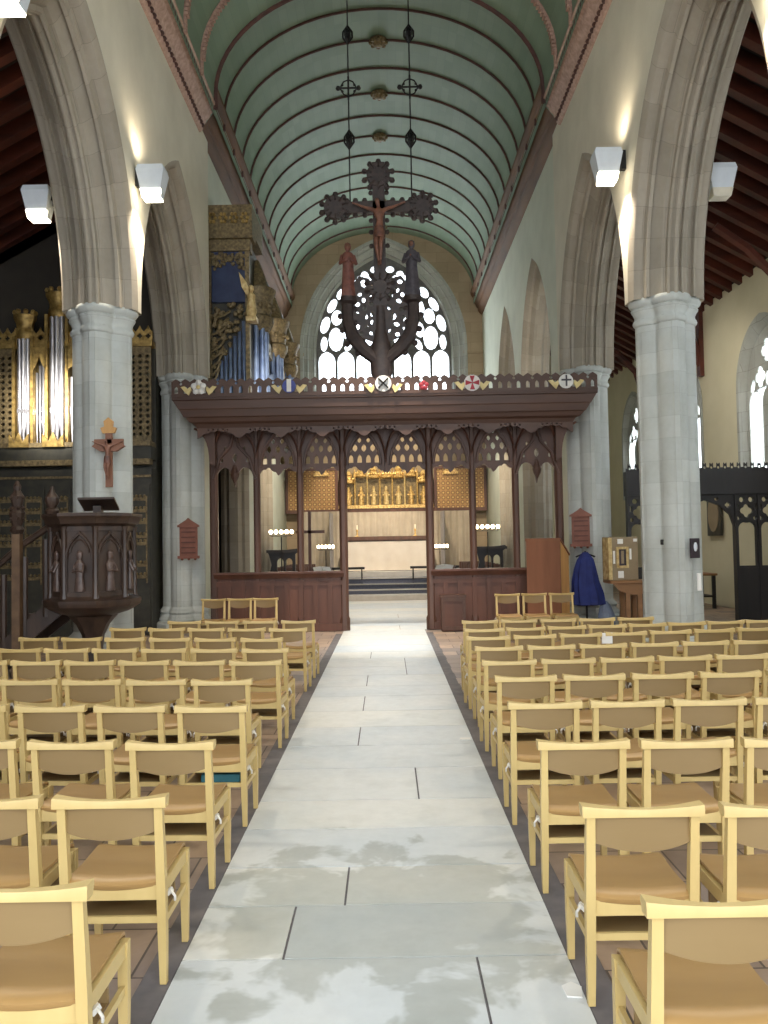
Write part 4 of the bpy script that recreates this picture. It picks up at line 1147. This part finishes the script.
# right pillar fittings
t = thing('wall_plaque', 'small dark plaque on the right flank of the right pillar', 'plaque', (4.66, 12.6, 1.55), .5)
m = MB(); m.box(-.09, .09, -.015, .015, 0, .3); m.build('frame', M['plate'], t, smooth=0)
m = MB(); m.ball((0, -.012, .17), .05, 10, sx=.9, sy=.3, sz=1.5); m.build('portrait', M['lampshade'], t)
m = MB(); m.rbox(-.03, .03, -.02, .02, 0, .27, .006)
tag(m.build('switch_box', M['paper'], None, (4.74, 12.68, 1.05), smooth=0), 'narrow white switch box low on the right pillar', 'switch')
m = MB(); m.rbox(-.02, .02, -.02, .02, 0, .08, .005)
tag(m.build('cable_clip', M['iron'], None, (4.2, 12.7, 1.76), smooth=0), 'tiny dark fitting on the left side of the right pillar', 'fitting')

# small wooden box before the right dado
bx_ = thing('wooden_box', 'low brown panelled wooden box in front of the right dado of the screen', 'box', (1.36, 17.5, 0))
m = MB(); m.rbox(-.25, .25, -.16, .16, 0, .74, .01); m.build('body', M['oak_red'], bx_, smooth=0)
m = MB(); m.box(-.27, .27, -.18, .17, .7, .75); m.build('lid', M['oak'], bx_, smooth=0)
m = MB(); m.plate([(-.25, .03), (.25, .03), (.25, .69), (-.25, .69)], [[(-.19, .1), (.19, .1), (.19, .62), (-.19, .62)]], -.18, -.16); fixn(m.build('front_frame', M['oak'], bx_, smooth=0))

# ---------------------------------------------------------------- parclose screen, right aisle
pc = thing('parclose_screen', 'near black carved wooden screen with doorway crossing the right aisle', 'screen', (7, SY, 0))
PX_ = 7.
def Q(mb, name, smooth=0, mat='black_oak'): return fixn(mb.build(name, M[mat], pc, smooth=smooth))
def pb(name, x0, x1, y0, y1, z0, z1):
    m = MB(); m.box(x0-PX_, x1-PX_, y0, y1, z0, z1); return Q(m, name)
pb('head_beam', 5.16, 8.98, -.12, .12, 2.78, 3.3)
pts = [(5.16-PX_, 3.28)]; n = 26; w = 3.82/n; H = []
for k in range(n):
    c = 5.16 - PX_ + (k+.5)*w; pts += [(c - w*.5, 3.36), (c - w*.25, 3.36), (c - w*.2, 3.46), (c, 3.42), (c + w*.2, 3.46), (c + w*.25, 3.36)]; H.append(ellipse(c, 3.36, .03, .03, 8))
pts += [(8.98-PX_, 3.36), (8.98-PX_, 3.28)]
m = MB(); m.plate(list(reversed(pts)), H, -.1, -.06); Q(m, 'cresting')
def pc_bay(x0, x1):
    n = max(1, round((x1-x0)/.42)); w = (x1-x0)/n; H = []
    for k in range(n):
        c = x0 + (k+.5)*w - PX_
        H.append(quatre(c, 2.42, w*.3, 28))
        H.append(ellipse(c - w*.2, 2.66, w*.13, .06, 10)); H.append(ellipse(c + w*.2, 2.66, w*.13, .06, 10)); H.append(lancet(c, w*.78, 1.24, 2.04, .12, 5))
        for q in (-1, 1): H.append(ellipse(c + q*w*.36, 2.26, w*.08, .05, 8)); H.append(ellipse(c + q*w*.39, 2.5, w*.06, .08, 8))
    m = MB(); m.plate([(x0-PX_, 1.2), (x1-PX_, 1.2), (x1-PX_, 2.8), (x0-PX_, 2.8)], H, -.05, .05); Q(m, 'tracery_panel')
    pb('dado_panel', x0, x1, -.07, .07, 0, 1.2)
    for k in range(n+1):
        pb('mullion', x0 + k*w - .022, x0 + k*w + .022, -.09, .09, 0, 2.8)
pc_bay(5.2, 6.2); pc_bay(7.5, 8.96)
m = MB(); m.plate([(6.2-PX_, 2.8), (6.2-PX_, 2.0), (6.32-PX_, 2.35), (6.55-PX_, 2.55), (6.85-PX_, 2.66), (7.15-PX_, 2.55), (7.38-PX_, 2.35), (7.5-PX_, 2.0), (7.5-PX_, 2.8)], [quatre(6.36-PX_, 2.55, .07, 16), quatre(7.34-PX_, 2.55, .07, 16), ellipse(6.6-PX_, 2.68, .05, .04, 8), ellipse(7.1-PX_, 2.68, .05, .04, 8)], -.05, .05); Q(m, 'door_arch')
# in the chapel beyond
tg = thing('wall_hanging', 'dim figured hanging on the cream chapel wall behind the dark screen', 'hanging', (8.95, 22.6, 1.9))
m = MB(); m.plate([(-.45, 0), (.45, 0), (.45, 1.2), (-.45, 1.2)], [], -.06, 0, lambda u, d, v: (d, u, v)); fixn(m.build('panel', M['organ_case'], tg, smooth=0))
m = MB(); m.plate(ellipse(0, .6, .35, .5, 16), [], -.08, -.06, lambda u, d, v: (d, u, v)); fixn(m.build('figured_centre', M['cabinet'], tg, smooth=0))
ct = thing('chapel_table', 'dark low table with a pale top seen through the screen doorway', 'table', (8.1, 22.2, 0))
m = MB(); m.rbox(-.5, .5, -.5, .5, .86, .92, .01); m.build('table_top', M['table'], ct, smooth=0)
for x in (-.42, .42):
    for y in (-.42, .42):
        m = MB(); m.box(x-.04, x+.04, y-.04, y+.04, 0, .86); m.build('leg', M['black_oak'], ct, smooth=0)
m = MB(); m.box(-.44, .44, -.44, .44, .3, .34); m.build('shelf', M['black_oak'], ct, smooth=0)
cn = thing('candle', 'white pillar candle on the chapel table beyond the dark screen', 'candle', (7.85, 21.95, .92))
m = MB(); m.lathe([(.05, 0), (.05, .26), (.04, .27)], (0, 0, 0), 14); m.build('wax', M['candle'], cn)
m = MB(); m.path([(0, 0, .26), (0, 0, .3)], .004, 5); m.build('wick', M['iron'], cn)

# ---------------------------------------------------------------- chancel
m = MB()
levels = [(27.2, .15), (28.0, .3), (28.8, .45), (29.6, .62), (30.3, .82)]
prev = 0
for y, z in levels:
    s = MB(); s.box(-4.1, 4.1, y, 34, prev - .02, z); prev = z
    struct(s.build('floor_step', M['step'] if z in (.15, .82) else M['carpet'], smooth=0))
for y, z in levels[1:4]:
    s = MB(); s.box(-4.1, 4.1, y - .02, y + .04, z - .03, z + .012); struct(s.build('trim_step_nosing', M['step'], smooth=0))
al = thing('altar', 'long altar draped in white at the east end of the chancel', 'altar', (-.04, 31.4, .82))
m = MB(); m.box(-1.45, 1.45, -.35, .35, 0, 1.0); m.build('altar_body', M['oak'], al, smooth=0)
m = MB(); m.box(-1.55, 1.55, -.42, .42, 1.0, 1.06); m.build('altar_slab', M['step'], al, smooth=0)
def cloth_front(w, h, y, folds, amp, x0=0, n=60):
    f_ = [(x0 - w/2 + w*k/n, y + amp*math.sin(folds*2*PI*k/n)) for k in range(n+1)]
    out = []
    for z in (0, h): out.append([(x, yy, z) for x, yy in f_] + [(x, yy + .015, z) for x, yy in reversed(f_)])
    return out
m = MB(); m.rings(cloth_front(3.06, 1.08, -.44, 5, .012)); m.box(-1.56, 1.56, -.45, .43, 1.065, 1.08)
c = m.build('altar_cloth', M['white_cloth'], None, (-.04, 31.4, .84)); tag(c, 'white linen cloth covering the altar top and front', 'cloth')
# curtain behind altar and side curtains
for (xa, xb, y, z0, z1, mt, lab) in ((-1.75, 1.7, 32.9, 1.9, 3.1, 'curtain', 'wide pale curtain hanging below the gilded reredos behind the altar'),
                                      (-3.4, -1.85, 32.98, .85, 3.15, 'curtain', 'cream curtain left of the altar beneath the left gold panel'),
                                      (1.8, 3.3, 32.98, .85, 3.1, 'curtain', 'cream curtain right of the altar beneath the right gold panel')):
    m = MB(); w = xb - xa; m.rings([[(p[0], p[1], p[2] + z0) for p in r] for r in cloth_front(w, z1 - z0, 0, w*4, .03, 0, 90)])
    o = m.build('curtain', M[mt], None, ((xa+xb)/2, y, 0)); tag(o, lab, 'curtain')
for sx, lab in ((-1, 'grey curtain on a rail projecting left of the altar'), (1, 'grey curtain on a rail projecting right of the altar')):
    m = MB(); r0 = cloth_front(1.6, 2.2, 0, 6, .03, 0, 70)
    m.rings([[(p[1], p[0], p[2] + .84) for p in r] for r in r0]); o = m.build('side_curtain', M['curtain_grey'], None, (sx*2.15, 32.1, 0)); tag(o, lab, 'curtain')
# back shelf (dark band above altar)
m = MB(); m.box(-1.7, 1.7, -.14, .14, 0, .14); o = m.build('altar_shelf', M['oak'], None, (0, 32.2, 1.98), smooth=0); tag(o, 'dark wooden shelf behind the white altar', 'shelf')
m = MB(); m.box(-1.6, 1.6, -.1, .1, -1.16, 0); m.build('shelf_support', M['oak'], o, smooth=0)
# reredos
rr_ = thing('reredos', 'gilded reredos with canopied figures between two patterned gold wings', 'altarpiece', (0, 33.5, 0))
def RR(mb, name, mat, smooth=30): return fixn(mb.build(name, M[mat], rr_, smooth=smooth))
m = MB(); m.box(-1.85, 1.85, -.15, .3, 3.1, 4.7); RR(m, 'back_board', 'dull_gold', 0)
m = MB(); m.box(-2.0, 2.0, -.4, .3, 3.05, 3.25); RR(m, 'base_shelf', 'oak_red', 0)
m = MB(); m.box(-1.9, 1.9, -.44, -.38, 3.25, 3.38); RR(m, 'gilt_border', 'reredos', 0)
for k in range(7):
    x = -1.5 + k*.5; h = 4.95 if k in (2, 3, 4) else (5.0 if k in (1, 5) else 4.75)
    m = MB(); m.lathe([(.2, h-.5), (.24, h-.46), (.22, h-.36), (.13, h-.2), (.16, h-.16), (.06, h)], (x, -.25, 0), 8)
    for q in range(7):
        a = PI + PI*q/6; m.ball((x + .22*math.cos(a), -.25 + .22*math.sin(a), h - .32), .045, 6)
    RR(m, 'canopy', 'reredos')
    m = MB()
    m.lathe([(.11, 3.4), (.12, 3.5), (.09, 3.75), (.1, 3.9), (.05, 3.95), (.06, 4.02), (.05, 4.12), (.01, 4.15)], (x, -.24, 0), 10)
    m.ball((x - .1, -.26, 3.78), .05, 6); m.ball((x + .1, -.26, 3.78), .05, 6)
    RR(m, 'niche_figure', 'gilt_cream' if k in (2, 3, 4) else 'reredos')
for k in range(8):
    x = -1.75 + k*.5; m = MB(); m.lathe([(.05, 3.38), (.035, 3.45), (.035, 4.5), (.06, 4.55), (.02, 4.85)], (x, -.34, 0), 8); RR(m, 'pinnacle', 'gilt_cream' if k in (2, 5) else 'reredos')
for s in (-1, 1):
    m = MB(); m.box(s*3.0-.98, s*3.0+.98, -.06, .2, 3.2, 4.85); RR(m, 'wing_panel', 'diaper', 0)
    m = MB(); m.plate([(s*3.0-1.06, 3.1), (s*3.0+1.06, 3.1), (s*3.0+1.06, 4.92), (s*3.0-1.06, 4.92)], [[(s*3.0-.95, 3.24), (s*3.0+.95, 3.24), (s*3.0+.95, 4.82), (s*3.0-.95, 4.82)]], -.12, .0); RR(m, 'wing_frame', 'oak_red', 0)
    m = MB(); m.plate([(s*2.6-.32, 4.6), (s*2.6+.32, 4.6), (s*2.6+.1, 4.95), (s*2.6, 5.5), (s*2.6-.1, 4.95)], [], -.2, -.12)
    for q in range(5): m.ball((s*2.6 - .26 + q*.13, -.16, 4.66 + .1*(2-abs(q-2))), .06, 6)
    RR(m, 'wing_gable', 'reredos')
# altar candlesticks
for x, lab in ((-1.15, 'brass candlestick on the shelf, left behind the altar'), (1.1, 'brass candlestick on the shelf, right behind the altar')):
    t = thing('candlestick', lab, 'candlestick', (x, 32.2, 2.12), 0, 'brass candlesticks of the altar')
    m = MB(); m.lathe([(.12, 0), (.1, .04), (.03, .08), (.045, .2), (.025, .3), (.06, .46), (.05, .5)], (0, 0, 0), 12); m.build('stick', M['reredos'], t); t.scale = (.8, .8, .55)
    m = MB(); m.lathe([(.025, .5), (.025, .8), (.01, .82)], (0, 0, 0), 10); m.build('wax', M['candle'], t)
# communion rails
for s, lab in ((-1, 'dark communion rail left of the altar steps'), (1, 'dark communion rail right of the altar steps')):
    t = thing('communion_rail', lab, 'rail', (s*2.4, 29.2, .45))
    m = MB(); m.box(-1.6, 1.6, -.1, .1, .5, .58); m.build('top_rail', M['black_oak'], t, smooth=0)
    m = MB(); m.box(-1.55, 1.55, -.3, -.12, .02, .12); m.build('kneeler', M['carpet'], t, smooth=0)
    for k in range(7):
        m = MB(); m.lathe([(.035, 0), (.02, .1), (.03, .3), (.02, .5)], (-1.5 + k*.5, 0, 0), 8); m.build('baluster', M['black_oak'], t)
# choir stall desks with lamp rows
def stall(s, label):
    t = thing('choir_stall', label, 'stall', (s*2.62, 21.0, 0), 0, 'choir stalls')
    m = MB(); m.box(-.4, .4, -.06, .06, 0, 1.05); m.box(-.42, .42, -.2, .3, 1.05, 1.1); m.build('desk_front', M['oak'], t, smooth=0)
    m = MB(); m.plate([(-.36, 1.1), (-.3, 1.35), (-.36, 1.6), (-.4, 1.68), (.36, 1.76), (.4, 1.7), (.3, 1.62), (.3, 1.1)], [lancet(-.08, .17, 1.2, 1.42, .1, 4), lancet(.14, .17, 1.2, 1.42, .1, 4)], -.04, .04); fixn(m.build('carved_end', M['black_oak'], t, smooth=0))
    m = MB(); m.box(-.42, .4, -.12, .2, 1.66, 1.73); m.build('canopy_shelf', M['black_oak'], t, smooth=0)
    for k in range(6):
        m = MB(); y = .9 + k*.75; m.box(-.4, .4, y - .04, y + .04, 0, 1.25); m.build('stall_end', M['oak'], t, smooth=0)
    m = MB(); m.box(-.12, .35, .1, 4.7, .42, .47); m.build('bench', M['oak'], t, smooth=0)
    m = MB(); m.box(-.42, -.2, .4, 4.7, .0, .95); m.build('front_desk', M['oak'], t, smooth=0)
stall(-1, 'dark carved choir stall seen through the left bays of the screen'); stall(1, 'dark carved choir stall seen through the right bays of the screen')
def candle_row(x, y, z, n, sp, label, slope=0.):
    t = thing('lamp_stand', label, 'lamp', (x, y, 0), 0, 'rows of small choir lamps')
    m = MB(); m.path([(0, 0, .0), (0, 0, z - .12)], .014, 6); m.path([(-(n-1)*sp/2, 0, z - .1), ((n-1)*sp/2, 0, z - .1)], .012, 6)
    for k in range(n): m.path([(-(n-1)*sp/2 + k*sp, 0, z - .1), (-(n-1)*sp/2 + k*sp, 0, z - .05)], .01, 5)
    m.lathe([(.14, 0), (.14, .02), (.03, .04)], (0, 0, 0), 12)
    m.build('stand', M['iron'], t)
    for k in range(n):
        b = MB(); b.ball((-(n-1)*sp/2 + k*sp, 0, z + slope*(k - n/2)), .047, 10, sz=1.1); b.build('bulb', M['bulb'], t)
    l = bpy.data.lights.new('lamp_light', 'POINT'); l.energy = 12; l.color = (1, .8, .55); l.shadow_soft_size = .2
    link('lamp_light', l, t, (0, -.1, z + .15))
candle_row(-2.62, 20.6, 2.18, 5, .13, 'stand of five small glowing lamps, leftmost of four, behind the screen')
candle_row(-1.86, 25.2, 1.78, 5, .11, 'low stand of glowing lamps just left of the screen doorway')
candle_row(1.6, 25.2, 1.74, 5, .11, 'low stand of glowing lamps just right of the screen doorway')
candle_row(2.5, 20.6, 2.22, 5, .13, 'stand of five small glowing lamps, rightmost of four, behind the screen')
for x, lab, a in ((-1.5, 'open book on a desk just inside the screen, left of the doorway', .25), (1.3, 'open book on a desk just inside the screen, right of the doorway', -.25)):
    t = thing('book_desk', lab.replace('open book on a desk', 'slanted reading desk'), 'desk', (x, 19.2, 0), a)
    m = MB(); m.path([(0, 0, 0), (0, 0, 1.15)], .03, 8); m.lathe([(.2, 0), (.2, .03), (.04, .06)], (0, 0, 0), 12); m.build('stem', M['oak'], t)
    m = MB(); m.rings([[(-.24, -.18, 1.12), (.24, -.18, 1.12), (.24, -.18, 1.15), (-.24, -.18, 1.15)], [(-.24, .18, 1.28), (.24, .18, 1.28), (.24, .18, 1.31), (-.24, .18, 1.31)]]); m.build('desk_board', M['oak'], t, smooth=0)
    m = MB()
    for q in (-1, 1): m.rings([[(q*.005, -.15, 1.17), (q*.2, -.15, 1.165), (q*.2, -.15, 1.185), (q*.005, -.15, 1.2)], [(q*.005, .15, 1.31), (q*.2, .15, 1.3), (q*.2, .15, 1.32), (q*.005, .15, 1.34)]])
    o = fixn(m.build('open_book', M['paper'], None, (x, 19.2, .005), smooth=0)); o.rotation_euler = (0, 0, a); tag(o, lab, 'book')
t = thing('processional_cross', 'tall plain brown wooden cross standing inside the screen on the left', 'cross', (-1.86, 20.0, 0))
m = MB(); m.bar((0, 0, .05), (0, 0, 2.66), .07, .05); m.bar((-.34, 0, 2.16), (.36, 0, 2.16), .05, .07); m.build('cross', M['oak_red'], t, smooth=0)
m = MB(); m.lathe([(.22, 0), (.22, .04), (.06, .1)], (0, 0, 0), 12); m.build('foot', M['oak'], t)

# ---------------------------------------------------------------- chairs
def chair_parts():
    P_ = []
    # rear legs run up to the top rail
    for s in (-1, 1):
        m = MB(); a = .02
        rings_ = []
        for z, y, w, d in ((0, .045, .014, .016), (.2, .035, .018, .019), (.44, .02, .019, .021), (.62, .0, .018, .019), (.775, -.02, .017, .016)):
            rings_.append([(s*.205 - w, y - d, z), (s*.205 + w, y - d, z), (s*.205 + w, y + d, z), (s*.205 - w, y + d, z)])
        m.rings(rings_); P_.append(('leg', m, 'chair_wood', 0))
    for s in (-1, 1):
        m = MB(); m.rings([[(s*.205 - w, .42 - w, z), (s*.205 + w, .42 - w, z), (s*.205 + w, .42 + w, z), (s*.205 - w, .42 + w, z)] for z, w in ((0, .014), (.2, .018), (.43, .018))]); P_.append(('leg', m, 'chair_wood', 0))
    # curved top rail, flared towards the ends
    m = MB(); rr = []; n = 12
    for k in range(n+1):
        u = -1 + 2*k/n; x = u*.24; up = .015*u*u; d = .026 + .034*u*u
        rr.append([(x, -.045, .765), (x, -.045, .79 + up*.3), (x, -.042, .795 + up), (x, -.045 + d, .797 + up), (x, -.04 + d, .79 + up*.4), (x, -.045 + d*.8, .765)])
    m.rings(rr); P_.append(('top_rail', m, 'chair_wood', 40))
    # bent backrest panel with bowed lower edge
    m = MB(); rr = []; n = 14
    for k in range(n+1):
        u = -1 + 2*k/n; x = u*.188; y = -.01 - .02*(1-u*u); zb = .658 - .03*(1-abs(u)**2)
        rr.append([(x, y - .005, zb), (x, y + .007, zb), (x, y + .005, .765), (x, y - .007, .765)])
    m.rings(rr); P_.append(('backrest', m, 'chair_back', 40))
    # dished seat with rolled front and rear edges
    m = MB(); nx, ny = 10, 9; top = []; prof = [(.015, -.03), (.012, -.012), (.03, .002), (.1, .0), (.2, -.004), (.3, 0), (.4, .006), (.44, .0), (.452, -.015)]
    grid = []
    for y, dz in prof:
        row = []
        for k in range(nx+1):
            u = -1 + 2*k/nx; row.append((u*.2, y - .01*(1-u*u)*(y < .05), .452 + dz - .012*(1-u*u)))
        grid.append(row)
    N = nx + 1
    vs = [p for r in grid for p in r] + [(p[0], p[1] + (.012 if p[1] < .03 else 0), p[2] - .012) for r in grid for p in r]
    fs = []; T = len(grid)*N
    for i in range(len(grid)-1):
        for j in range(nx):
            a = i*N + j; fs.append((a, a+1, a+1+N, a+N)); fs.append((a+T, a+N+T, a+1+N+T, a+1+T))
    for j in range(nx):
        fs.append((j, j+T, j+1+T, j+1)); a = (len(grid)-1)*N + j; fs.append((a, a+1, a+1+T, a+T))
    for i in range(len(grid)-1):
        a = i*N; fs.append((a, a+N, a+N+T, a+T)); a = i*N + nx; fs.append((a, a+T, a+N+T, a+N))
    m.add(vs, fs); P_.append(('seat', m, 'chair_seat', 50))
    # seat frame: bowed rear rail, side and front rails
    m = MB(); rr = []
    for k in range(11):
        u = -1 + .2*k; x = u*.19; rr.append([(x, .012, .362), (x, .034, .362), (x, .034, .425 - .016*(1-u*u)), (x, .012, .425 - .016*(1-u*u))])
    m.rings(rr)
    for s in (-1, 1): m.box(s*.205 - .011, s*.205 + .011, .03, .41, .375, .43)
    m.box(-.19, .19, .41, .43, .375, .43)
    P_.append(('seat_frame', m, 'chair_wood', 0))
    for s in (-1, 1):
        m = MB(); m.box(s*.205 - .009, s*.205 + .009, .05, .405, .245, .275); P_.append(('stretcher', m, 'chair_wood', 0))
    m = MB(); m.box(-.19, .19, .02, .036, .262, .29); P_.append(('stretcher', m, 'chair_wood', 0))
    # book shelf under the seat
    m = MB(); m.box(-.19, .19, .04, .3, .27, .279); m.box(-.19, .19, .285, .3, .279, .36)
    P_.append(('book_shelf', m, 'chair_back', 0))
    for s in (-1, 1):
        m = MB(); m.path([(s*.222, .07, .385), (s*.235, .06, .38), (s*.252, .055, .36), (s*.25, .06, .34)], .006, 6); m.bar((s*.218, .05, .37), (s*.236, .075, .385), .012, .02)
        P_.append(('linking_hook', m, 'hook', 40))
    return P_
CP = []
for nm, mb, mt, sm in chair_parts():
    if nm in ('leg', 'seat', 'book_shelf', 'stretcher', 'seat_frame'):
        pass
    me = mb.mesh('chair_' + nm, sm); me.materials.append(M[mt])
    import bmesh
    b_ = bmesh.new(); b_.from_mesh(me); bmesh.ops.recalc_face_normals(b_, faces=b_.faces); b_.to_mesh(me); b_.free()
    CP.append((nm, me))
ORD = ['first', 'second', 'third', 'fourth', 'fifth', 'sixth', 'seventh', 'eighth', 'ninth', 'tenth']
proto = None
def add_chair(x, y, rz, label, group, scale=1.):
    global proto
    if proto is None:
        proto = thing('church_chair', label, 'chair', (x, y, 0), rz, group)
        for nm, me in CP: link(nm, me, proto)
        c = proto
    else:
        c = proto.copy(); COL.objects.link(c); c.location = (x, y, 0); c.rotation_euler = (0, 0, rz)
        c['label'] = label; c['group'] = group
        for ch in list(proto.children):
            d = ch.copy(); COL.objects.link(d); d.parent = c
    c.scale = (scale,)*3
    return c
LEFT = [(-1.19, 2.66, -1.73, 2.66, 2), (-1.19, 3.57, -2.27, 3.6, 3), (-1.19, 4.55, -2.85, 4.7, 4), (-1.18, 5.54, -2.83, 5.69, 4), (-1.32, 6.6, -3.44, 6.82, 5),
        (-1.22, 7.65, -3.86, 7.96, 6), (-1.26, 8.52, -3.93, 8.88, 6), (-1.44, 9.48, -4.17, 9.95, 6), (-1.27, 10.55, -3.42, 10.95, 5), (-1.25, 11.6, -2.88, 11.8, 4)]
RIGHT = [(.97, 2.48, .97, 2.48, 1), (.99, 3.35, 1.54, 3.33, 2), (1.01, 4.42, 2.08, 4.4, 3), (1.01, 5.48, 2.62, 5.5, 4), (1.06, 6.53, 3.2, 6.58, 5),
         (1.06, 7.4, 3.7, 7.56, 6), (1.1, 8.37, 3.75, 8.56, 6), (1.1, 9.27, 4.28, 9.72, 7), (1.15, 10.1, 4.76, 10.62, 8), (1.22, 11.15, 3.32, 11.22, 5)]
JR = random.Random(11)
placed = {}
for side, T in (('left', LEFT), ('right', RIGHT)):
    for r, (xa, ya, xb, yb, n) in enumerate(T):
        for k in range(n):
            u = k/(n-1) if n > 1 else 0
            x = xa + (xb-xa)*u; y = ya + (yb-ya)*u
            rz = math.atan2(abs(yb-ya), abs(xb-xa))*(.4 if side == 'right' else -.4) if n > 1 else 0
            if side == 'right' and yb < ya: rz = -rz
            lab = 'pale wooden church chair %s of aisle, %s row from camera, %s from aisle' % (side, ORD[r], ORD[k])
            o = add_chair(x, y, rz + JR.uniform(-.012, .012), lab, 'church chairs in rows facing the screen')
            placed[(side, r, k)] = o
for side, xs in (('left', (-3.32, -2.82, -2.33)), ('right', (2.27, 2.78, 3.3))):
    for k, x in enumerate(xs):
        lab = 'wooden chair facing the camera before the screen, %s of three %s of aisle' % (('leftmost', 'middle', 'rightmost')[k], side)
        add_chair(x, 15.85, PI, lab, 'chairs before the screen facing the nave').scale = (1.0, 1.0, 1.06)

# loose little things
m = MB(); m.plate([(-.03, -.05), (.03, -.06), (.045, .02), (.01, .06), (-.035, .03)], [], 0, .006, lambda u, d, v: (u, v, d))
tag(m.build('paper_scrap', M['paper'], None, (.73, 3.5, 0.001), smooth=0), 'crumpled white scrap on the slabs by the nearest right chairs', 'scrap')
m = MB(); m.plate([(-.05, -.03), (.05, -.035), (.055, .03), (-.04, .035)], [], 0, .006, lambda u, d, v: (u, v, d))
tag(m.build('paper_scrap', M['paper'], None, (.7, 7.9, 0.001), smooth=0), 'small white scrap at the right edge of the aisle, halfway along', 'scrap')
m = MB(); m.rbox(-.13, .13, -.1, .1, 0, .055, .006); m.box(-.122, .132, -.094, .094, .006, .049)
ch = placed[('left', 3, 0)]
tag(m.build('hymn_book', M['teal'], None, (ch.location.x + .04, ch.location.y + .155, .281), smooth=0), 'teal covered book on the shelf under an aisle chair on the left', 'book')
m = MB(); m.box(-.06, .06, -.004, .004, -.12, 0)
ch = placed[('right', 7, 3)]
tag(m.build('service_sheet', M['paper'], None, (ch.location.x - .22, ch.location.y - .05, .8), smooth=0), 'white sheet hanging from a chair top among the right rows', 'paper')

# ---------------------------------------------------------------- light
w = bpy.data.worlds.new('sky'); scn.world = w; w.use_nodes = True
nt = w.node_tree; bg = nt.nodes['Background']
bg.inputs[0].default_value = (.88, .94, 1, 1); bg.inputs[1].default_value = 2.7
def area(name, loc, rot, sx, sy, en, col=(1, 1, 1)):
    l = bpy.data.lights.new(name, 'AREA'); l.shape = 'RECTANGLE'; l.size = sx; l.size_y = sy; l.energy = en; l.color = col
    o = link(name, l); o.location = loc; o.rotation_euler = rot; return o
def spot(name, loc, target, en, ang, col=(1, .9, .75), blend=.6, soft=.15):
    l = bpy.data.lights.new(name, 'SPOT'); l.energy = en; l.spot_size = math.radians(ang); l.spot_blend = blend; l.color = col; l.shadow_soft_size = soft
    o = link(name, l); o.location = loc
    o.rotation_euler = (Vector(target) - Vector(loc)).to_track_quat('-Z', 'Y').to_euler(); return o
spot('spotlight_crossing', (0, 14.4, 10.6), (0, 17.0, 0), 3200, 42, (1, .93, .82), .8)
spot('added_fill_choir', (0, 19.5, 10.6), (0, 24, 0), 2200, 50, (1, .9, .76), .8)  # unseen fill added to brighten the chancel floor, not a fitted lamp
spot('added_fill_reredos', (0, 27.5, 9.0), (0, 33.4, 4.1), 1900, 50, (1, .84, .6))  # added warm light that brings out the gilding, without a lamp of its own
spot('added_fill_altar', (0, 26.5, 9.0), (0, 31.4, 1.5), 2400, 38, (1, .88, .72))  # added light that whitens the altar cloth, no real fitting
for q, nm in ((-1, 'left'), (1, 'right')):
    spot('spotlight_sanctuary_' + nm, (q*2.2, 26.5, 6.5), (q*4.05, 30.9, 3.2), 900, 40, (1, .86, .66))
    spot('added_fill_loft_' + nm, (q*2.6, 18.25, 5.05), (q*1.6, 33, 8.2), 520, 75, (1, .92, .8), .8, .1)  # added lights hidden behind the parapet to brighten east wall and vault
spot('spotlight_organ', (-6.9, 15.3, 5.25), (-7.2, 17.7, 4.85), 1100, 52, (1, .96, .86), 1.0, .4)
for k, yc in enumerate(SW): area('daylight_south_window', (AX + 1.0, yc, 5.2), (0, PI/2, 0), 3.6, 2.4, 130, (.92, .96, 1))
spot('added_fill_chapel_wall', (5.35, 19.6, 7.4), (9.0, 22.5, 4.2), 240, 100, (1, .93, .82), .9, .3)  # added fill that lifts the cream chapel wall, stands for no fitting
spot('added_fill_aisle_wall', (5.4, 15.2, 7.6), (9.0, 19.0, 5.2), 170, 100, (1, .93, .82), .9, .3)  # second added fill, brightens the south wall of the aisle
area('daylight_east_window', (0, EY + 1.4, 10.5), (-PI/2, 0, 0), 6, 7, 650, (.93, .97, 1))

# ---------------------------------------------------------------- camera
cam = bpy.data.cameras.new('camera'); co_ = link('camera', cam); scn.camera = co_
cam.sensor_fit = 'VERTICAL'; cam.sensor_height = 36; cam.lens = 830/1024*36
cam.clip_end = 200
Rm = Matrix.Rotation(math.radians(.17), 4, 'Z') @ Matrix.Rotation(math.radians(90 + 2.14), 4, 'X') @ Matrix.Rotation(-math.radians(1.0), 4, 'Z')
co_.matrix_world = Matrix.Translation((0, 0, 1.86)) @ Rm
scn.view_settings.view_transform = 'Standard'; scn.view_settings.look = 'None'
scn.view_settings.gamma = 1; scn.view_settings.use_curve_mapping = False
scn.view_settings.exposure = 0.6
scn.cycles.max_bounces = 8; scn.cycles.diffuse_bounces = 5; scn.cycles.transparent_max_bounces = 8
scn.cycles.use_denoising = True
scn.cycles.sample_clamp_indirect = 8
